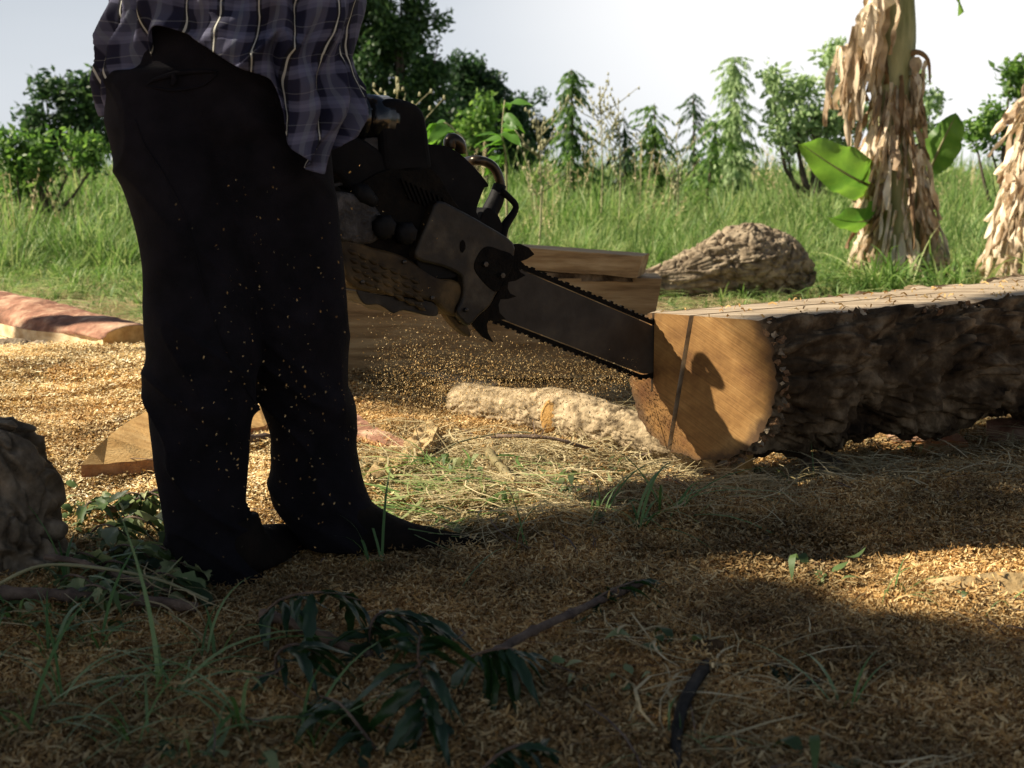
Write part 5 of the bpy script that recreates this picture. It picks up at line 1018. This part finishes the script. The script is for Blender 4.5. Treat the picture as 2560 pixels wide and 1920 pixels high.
V, Fc = tube([hc+[0, 0, -.16], hc+[0, -.02, -.22]], [.075, .10], 24); child('collar', mesh('collar', V, Fc, M['plaid']))
def sleeve(a, b2, c, name='sleeve'):
    V, Fc = tube([np.array(a)+[0, 0, .02], (np.array(a)+b2)/2, b2, (np.array(b2)+c)/2, np.array(c)], [.075, .07, .062, .055, .048], 30, sub=8, disp=lambda v, t, an: .008*np.sin(t*34+an)*fbm(v*9, 2)+.006*fbm(v*14, 3)); me_ = mesh(name, V, Fc, M['plaid'])
    uvl = me_.uv_layers.new(name='UVMap'); li = np.empty(len(me_.loops), np.int32); me_.loops.foreach_get('vertex_index', li); uvl.data.foreach_set('uv', np.stack([(li % 30)/30*6, li//30/8*2.], -1).ravel()); child(name, me_)
sleeve(np.array(J['shL']), np.array(J['elL']), np.array(J['wrL'])*.8+np.array(J['elL'])*.2); sleeve(np.array(J['shR']), np.array(J['elR']), np.array(J['wrR'])*.8+np.array(J['elR'])*.2)
#SMALL
# ------------------------------------------------------------------ foreground plants
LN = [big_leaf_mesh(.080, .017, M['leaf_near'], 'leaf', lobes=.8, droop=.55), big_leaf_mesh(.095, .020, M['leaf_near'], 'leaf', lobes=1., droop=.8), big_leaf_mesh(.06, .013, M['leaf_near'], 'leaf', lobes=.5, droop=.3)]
LG = [big_leaf_mesh(l_, w_, M['leaf_ground'], 'leaf', lobes=b_, droop=d_, fold=f_) for l_, w_, b_, d_, f_ in ((.085, .030, .7, .3, .3), (.06, .026, .9, .6, .7), (.10, .030, .4, .7, .1), (.075, .02, .9, 1.0, .9), (.05, .024, .5, -.3, .5), (.09, .035, 1., .2, .8), (.11, .022, .6, .9, .5))]
for m_ in LN+LG: attr(m_, 'rnd', np.full(len(m_.vertices), rng.random()))
def sprig(label, pts, n, me_l=LN, s=(.7, 1.15), r=.003, grp=None, pitch=(-.7, .3), start=.15):
    P = []; n = int(n*1.7) if me_l is LN else n
    for a, b2, z in pts: g = GG(a, b2, z); P.append(g)
    base = P[0].copy(); base[2] = float(gz(base[0], base[1])); return leafy('leafy_sprig', label, 'branch', base, P, me_l, M['twig'], r, n, s, grp, pitch, start)
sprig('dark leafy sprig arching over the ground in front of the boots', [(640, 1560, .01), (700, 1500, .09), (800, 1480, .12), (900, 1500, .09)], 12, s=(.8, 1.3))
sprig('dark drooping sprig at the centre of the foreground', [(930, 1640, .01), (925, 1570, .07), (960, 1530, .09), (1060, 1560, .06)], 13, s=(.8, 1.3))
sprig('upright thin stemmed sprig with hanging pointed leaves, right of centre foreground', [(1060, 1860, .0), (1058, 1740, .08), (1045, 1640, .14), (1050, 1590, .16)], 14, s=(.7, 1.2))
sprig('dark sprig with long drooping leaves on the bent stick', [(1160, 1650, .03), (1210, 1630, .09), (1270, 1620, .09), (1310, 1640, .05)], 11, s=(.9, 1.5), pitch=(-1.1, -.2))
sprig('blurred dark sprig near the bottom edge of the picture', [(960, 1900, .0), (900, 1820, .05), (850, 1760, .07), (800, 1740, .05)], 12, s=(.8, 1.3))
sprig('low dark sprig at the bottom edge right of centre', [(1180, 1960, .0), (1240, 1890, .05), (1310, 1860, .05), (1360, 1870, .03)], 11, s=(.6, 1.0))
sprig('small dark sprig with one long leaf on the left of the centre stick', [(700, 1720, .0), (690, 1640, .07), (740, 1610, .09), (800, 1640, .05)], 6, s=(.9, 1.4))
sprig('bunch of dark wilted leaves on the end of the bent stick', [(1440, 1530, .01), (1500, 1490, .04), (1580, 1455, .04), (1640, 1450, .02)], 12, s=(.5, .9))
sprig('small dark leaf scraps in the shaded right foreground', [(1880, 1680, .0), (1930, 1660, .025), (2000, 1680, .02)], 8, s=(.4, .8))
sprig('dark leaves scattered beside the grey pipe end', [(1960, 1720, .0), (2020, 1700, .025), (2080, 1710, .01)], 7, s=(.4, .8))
GA = 'wilted leaves piled left of the trouser cuff'
for k, (a, b2, lab) in enumerate([(210, 1290, 'upright pale leaf spray beside the sawdust, topmost at left of the pile'), (340, 1270, 'sunlit leaf spray touching the back of the trouser leg'), (280, 1400, 'dark middle leaf spray under the sunlit ones'), (400, 1440, 'leaf spray pressed against the lowest trouser folds'), (200, 1500, 'low leaf spray hanging over the long brown stick'), (170, 1420, 'pale wilted leaf spray against the left stump'), (230, 1350, 'pale green leaf spray at the top of the leaf pile'), (300, 1330, 'leaf spray behind the trouser cuff, lit by the sun'), (350, 1400, 'dark leaf spray touching the trouser cuff'), (250, 1440, 'shaded leaf spray in the middle of the leaf pile'), (370, 1470, 'flat leaf spray just above the long brown stick'), (150, 1475, 'leaf spray between the stump and the long brown stick'), (300, 1270, 'tall pale wilted leaf spray standing behind the leaf pile')]):
    sprig(lab, [(a-20, b2+10, .0), (a+15, b2-35, .05), (a+60, b2-30, .06), (a+110, b2+8, .03)], 12, LG, (.45, 1.25), grp=None, pitch=(-1.2, .6), start=.02)
for a, b2, lab in [(1010, 1270, 'green leaves on sunlit straw right of the boot shin'), (1110, 1330, 'green leaves at the toe of the right boot'), (960, 1230, 'green leaves tucked against the right trouser leg'), (1180, 1260, 'loose green leaf spray on the bright straw'), (1620, 1140, 'green leaf spray leaning on the bottom of the log end'), (1320, 1160, 'single fresh green leaf spray before the pale bough'), (1400, 1190, 'flat green leaf spray beneath the arched twig')]:
    sprig(lab, [(a-40, b2, .0), (a, b2-14, .02), (a+45, b2-4, .02)], 7, LG, (.35, .7))
# grass tufts with separate blades
def blade_mesh(h, lean, droop, w):
    t = np.linspace(0, 1, 9); P = np.stack([h*(t*lean+t**2.6*droop), 0*t, h*(t-t**3*droop*.7)], -1); me = ribbon_set([(P, w*np.array([.6, .9, 1, 1, .95, .8, .6, .35, .03]), [0, 1, .2], rng.random())], M['grass_dark'], 'blade'); return me
BL = [blade_mesh(.14, .2, .9, .0075), blade_mesh(.20, .45, .7, .006), blade_mesh(.12, .7, .9, .008), blade_mesh(.17, .15, .4, .0055), blade_mesh(.18, .8, 1.1, .007), blade_mesh(.2, 1.0, .8, .006)]
def gtuft(label, px, py, n, s, blades=BL, lean=0):
    g = GG(px, py, 0.); root = thing('grass_tuft', label, 'grass tuft', g); n = int(n*1.5)
    for k in range(n):
        o = bpy.data.objects.new('blade', blades[int(rng.integers(len(blades)))]); COL.objects.link(o); o.parent = root; place(o, (rng.normal()*.012, rng.normal()*.012, 0), rng.random()*6.283, rng.normal()*.25, 0, s*rng.uniform(.6, 1.15))
gtuft('dark grass tuft standing against the sunlit sawdust under the log', 1590, 1340, 9, .95); gtuft('arching grass tuft right of the dark tuft under the log end', 1690, 1300, 9, .9)
gtuft('single thin grass stalk standing right of the boot toe', 1308, 1388, 3, .9); gtuft('grass blades growing in front of the right boot', 930, 1430, 5, .8)
gtuft('sparse grass at the lower left, blurred', 140, 1660, 8, .8); gtuft('grass blades left of centre in the foreground', 420, 1760, 10, .9); gtuft('grass blades near the bottom left corner', 60, 1860, 8, .9)
gtuft('long grass blades leaning over the sawdust at lower left centre', 600, 1830, 9, .9); gtuft('small bright grass tuft at the bottom right of centre', 1660, 1840, 4, .5); gtuft('grass tuft between the pipe end and the bottom edge', 1700, 1880, 5, .5)
gtuft('thin grass at the foot of the left stump', 170, 1490, 8, .8); gtuft('blurred grass blades at the bottom edge under the sprigs', 760, 1900, 7, .8); gtuft('dry thin blades in the sun patch at right', 2230, 1500, 7, .5); gtuft('grass blades at the right edge below the wood chip', 2540, 1530, 6, .5)
for a_, b_, l_, n_ in [(250, 1640, 'pale arching blades over the sawdust below the long brown stick', 7), (330, 1880, 'broad arching blades at the bottom edge, left of centre', 9), (160, 1780, 'crossing grass blades near the left edge, second tuft from the bottom', 8), (520, 1660, 'lone arching blades between the long brown stick and the centre sprigs', 6), (30, 1560, 'dry looking blades at the left edge under the stump', 7), (480, 1920, 'blurred blades cut by the bottom edge', 8), (2100, 1800, 'few thin blades in the lower right sawdust', 4), (1500, 1300, 'grass tuft beside the red bark strip', 7)]: gtuft(l_, a_, b_, n_, .75)
gtuft('grass sprouting under the big log in the gap', 2390, 1110, 8, .5); gtuft('grass tuft before the dark gap under the log', 1990, 1240, 7, .7)
# tall blades round the banana foot
x = np.concatenate([rng.uniform(2.2, 4.4, 130)]); y = rng.uniform(8.0, 9.6, 130)
put('banana_foot_grass', x, y, GSHORT, 5, .8, 1.4, 'long thin grass blades around the foot of the banana plants', 'grass', tilt=.2)
# thin straws lying over the near sawdust
it = []
for k in range(190):
    Yk = rng.uniform(1.15, 3.1); xk = rng.uniform(-.43, .43)*Yk; l = rng.uniform(.03, .16); yaw = rng.random()*6.283; d = np.array([math.cos(yaw), math.sin(yaw), rng.uniform(-.05, .3)]); z0 = float(gz(xk, Yk))+.012
    t = np.linspace(0, 1, 5); bnd = rng.normal()*.3; P = np.array([xk, Yk, z0])+np.outer(t*l, d)+np.outer(t*t*l*bnd, [-d[1], d[0], 0])+np.outer((t-t*t)*l*.3*rng.random(), [0, 0, 1.]); it.append((P, rng.uniform(.001, .0028), np.cross(d, [0, 0, 1.])+.3*u3(), rng.random()))
o = obj('loose_straws', ribbon_set(it, M['straw'], 'loose_straws')); tag(o, 'thin dry straws lying criss cross over the near sawdust', 'straw', kind='stuff')
# flying sawdust
def chip_mesh(s):
    it = []
    c = np.zeros(3); t = np.linspace(-1, 1, 4)
    P = np.stack([t*s, .2*s*t*t, 0*t], -1); it.append((P, s*np.array([.4, .9, .8, .3]), [0, .5, .8], rng.random())); return ribbon_set(it, M['shaving'], 'flying_chip')
CH = proto_collection('flying_chips', [chip_mesh(1.) for _ in range(4)])
P = []; Sz = []
for k in range(420):    # loose spray between camera and legs / round the saw
    px = rng.uniform(540, 1150) if k % 3 else rng.uniform(430, 900); py = rng.triangular(330, 1000, 1430); P.append(W(px, py, rng.uniform(1.95, 2.25) if px < 900 else rng.uniform(2.3, 2.8))); Sz.append(rng.uniform(.0008, .0024))
for k in range(15000):   # dense jet thrown back and down from the cut
    t = rng.random()**.8; px = 1600-650*t+rng.normal()*30*t; py = 930+10*math.sin(t*3)+rng.normal()*(16+75*t)+35*t; P.append(W(px, py, 3.28-.1*t+rng.normal()*(.02+.14*t))); Sz.append(rng.uniform(.0006, .0019)*(1.7 if rng.random() < .15 else 1))
for k in range(1200):
    px = rng.uniform(880, 1560); py = rng.uniform(1000, 1200); P.append(W(px, py, rng.uniform(2.9, 3.25))); Sz.append(rng.uniform(.0012, .0032))
P = np.array(P); Pk_ = P[:, 2] > .02
o = scatter('flying_sawdust', P[Pk_], rng.uniform(0, 6.28, (int(Pk_.sum()), 3)), np.array(Sz)[Pk_], CH, 4); tag(o, 'golden sawdust chips flying through the air off the chainsaw', 'sawdust', kind='stuff')

# ------------------------------------------------------------------ unseen trees left of the frame, crowns shaped for the shade they cast
Ln = np.array(L[:])
def inside(px, py, poly):
    c = False; n = len(poly); j = n-1
    for i in range(n):
        xi, yi = poly[i]; xj, yj = poly[j]
        if (yi > py) != (yj > py) and px < (xj-xi)*(py-yi)/(yj-yi)+xi: c = not c
        j = i
    return c
def gp(L_): return [tuple(G(a, b2)[:2]) for a, b2 in L_]
SHADE1 = [(-1.9, .2), (-1.9, 2.48), (-.75, 2.52), (-.55, 2.62), (.0, 2.60), (.12, 2.74), (.5, 2.94), (.85, 3.06), (1.0, 3.12), (1.2, 3.26), (1.8, 3.67), (2.5, 4.16), (2.7, .2)]
HOLE = gp([(1800, 1395), (1960, 1365), (2080, 1380), (2180, 1350), (2300, 1375), (2360, 1322), (2750, 1290), (2750, 1580), (2300, 1560), (2150, 1540), (2050, 1500), (1900, 1455)])
HOLE2 = gp([(1030, 918), (1265, 935), (1250, 1000), (1040, 985)])
SHADE2 = [(-1.0, 4.28), (-.55, 4.24), (-.25, 4.12), (-.05, 4.02), (.35, 4.1), (1.2, 4.3), (1.25, 5.15), (-1.0, 5.15)]
def unseen_shade_tree(label, poly, hole, n, base, t0, t1, gap=.0):  # clumps set only where their shadow lands in poly, clear of hole
    xs_ = [p[0] for p in poly]; ys_ = [p[1] for p in poly]; P = []
    while len(P) < n:
        x_, y_ = rng.uniform(min(xs_), max(xs_)), rng.uniform(min(ys_), max(ys_)); m_ = .05
        if not all(inside(x_+dx, y_+dy, poly) for dx in (-m_, m_) for dy in (-m_, m_)): continue
        if hole and any(inside(x_+dx, y_+dy, hole) for dx in (-.09, 0, .09) for dy in (-.09, 0, .09)): continue
        P.append(np.array([x_, y_, 0])-Ln*rng.uniform(t0, t1))
    P = np.array(P); root = thing('unseen_shade_tree', label, 'tree', base)
    c = P.mean(0); parts = [tube([np.array(base)-[0, 0, .1], (np.array(base)*.6+c*.4)*[1, 1, .9], c], [.16, .11, .05], 12, sub=4)]
    for k in range(12): q = P[int(rng.integers(len(P)))]; parts.append(tube([c*.7+np.array(base)*.3, (c+q)/2+.1*u3(), q], [.05, .03, .01], 7, sub=3))
    obj('trunk', mesh('trunk', *join(parts), M['trunk']), root)
    scatter('crown', P, rng.uniform(0, 6.28, (len(P), 3)), rng.uniform(.5, .62, len(P)), SHL, 3, root, real=True)
unseen_shade_tree('unseen tree left of the picture, crown shaped to shade the man and foreground', SHADE1, HOLE, 2600, (-5.6, 1.9, 0), 6.2, 8.2)
unseen_shade_tree('second unseen tree, added left of the picture to shade the timber', SHADE2, HOLE2, 1000, (-5.2, 5.6, 0), 6.0, 7.6)
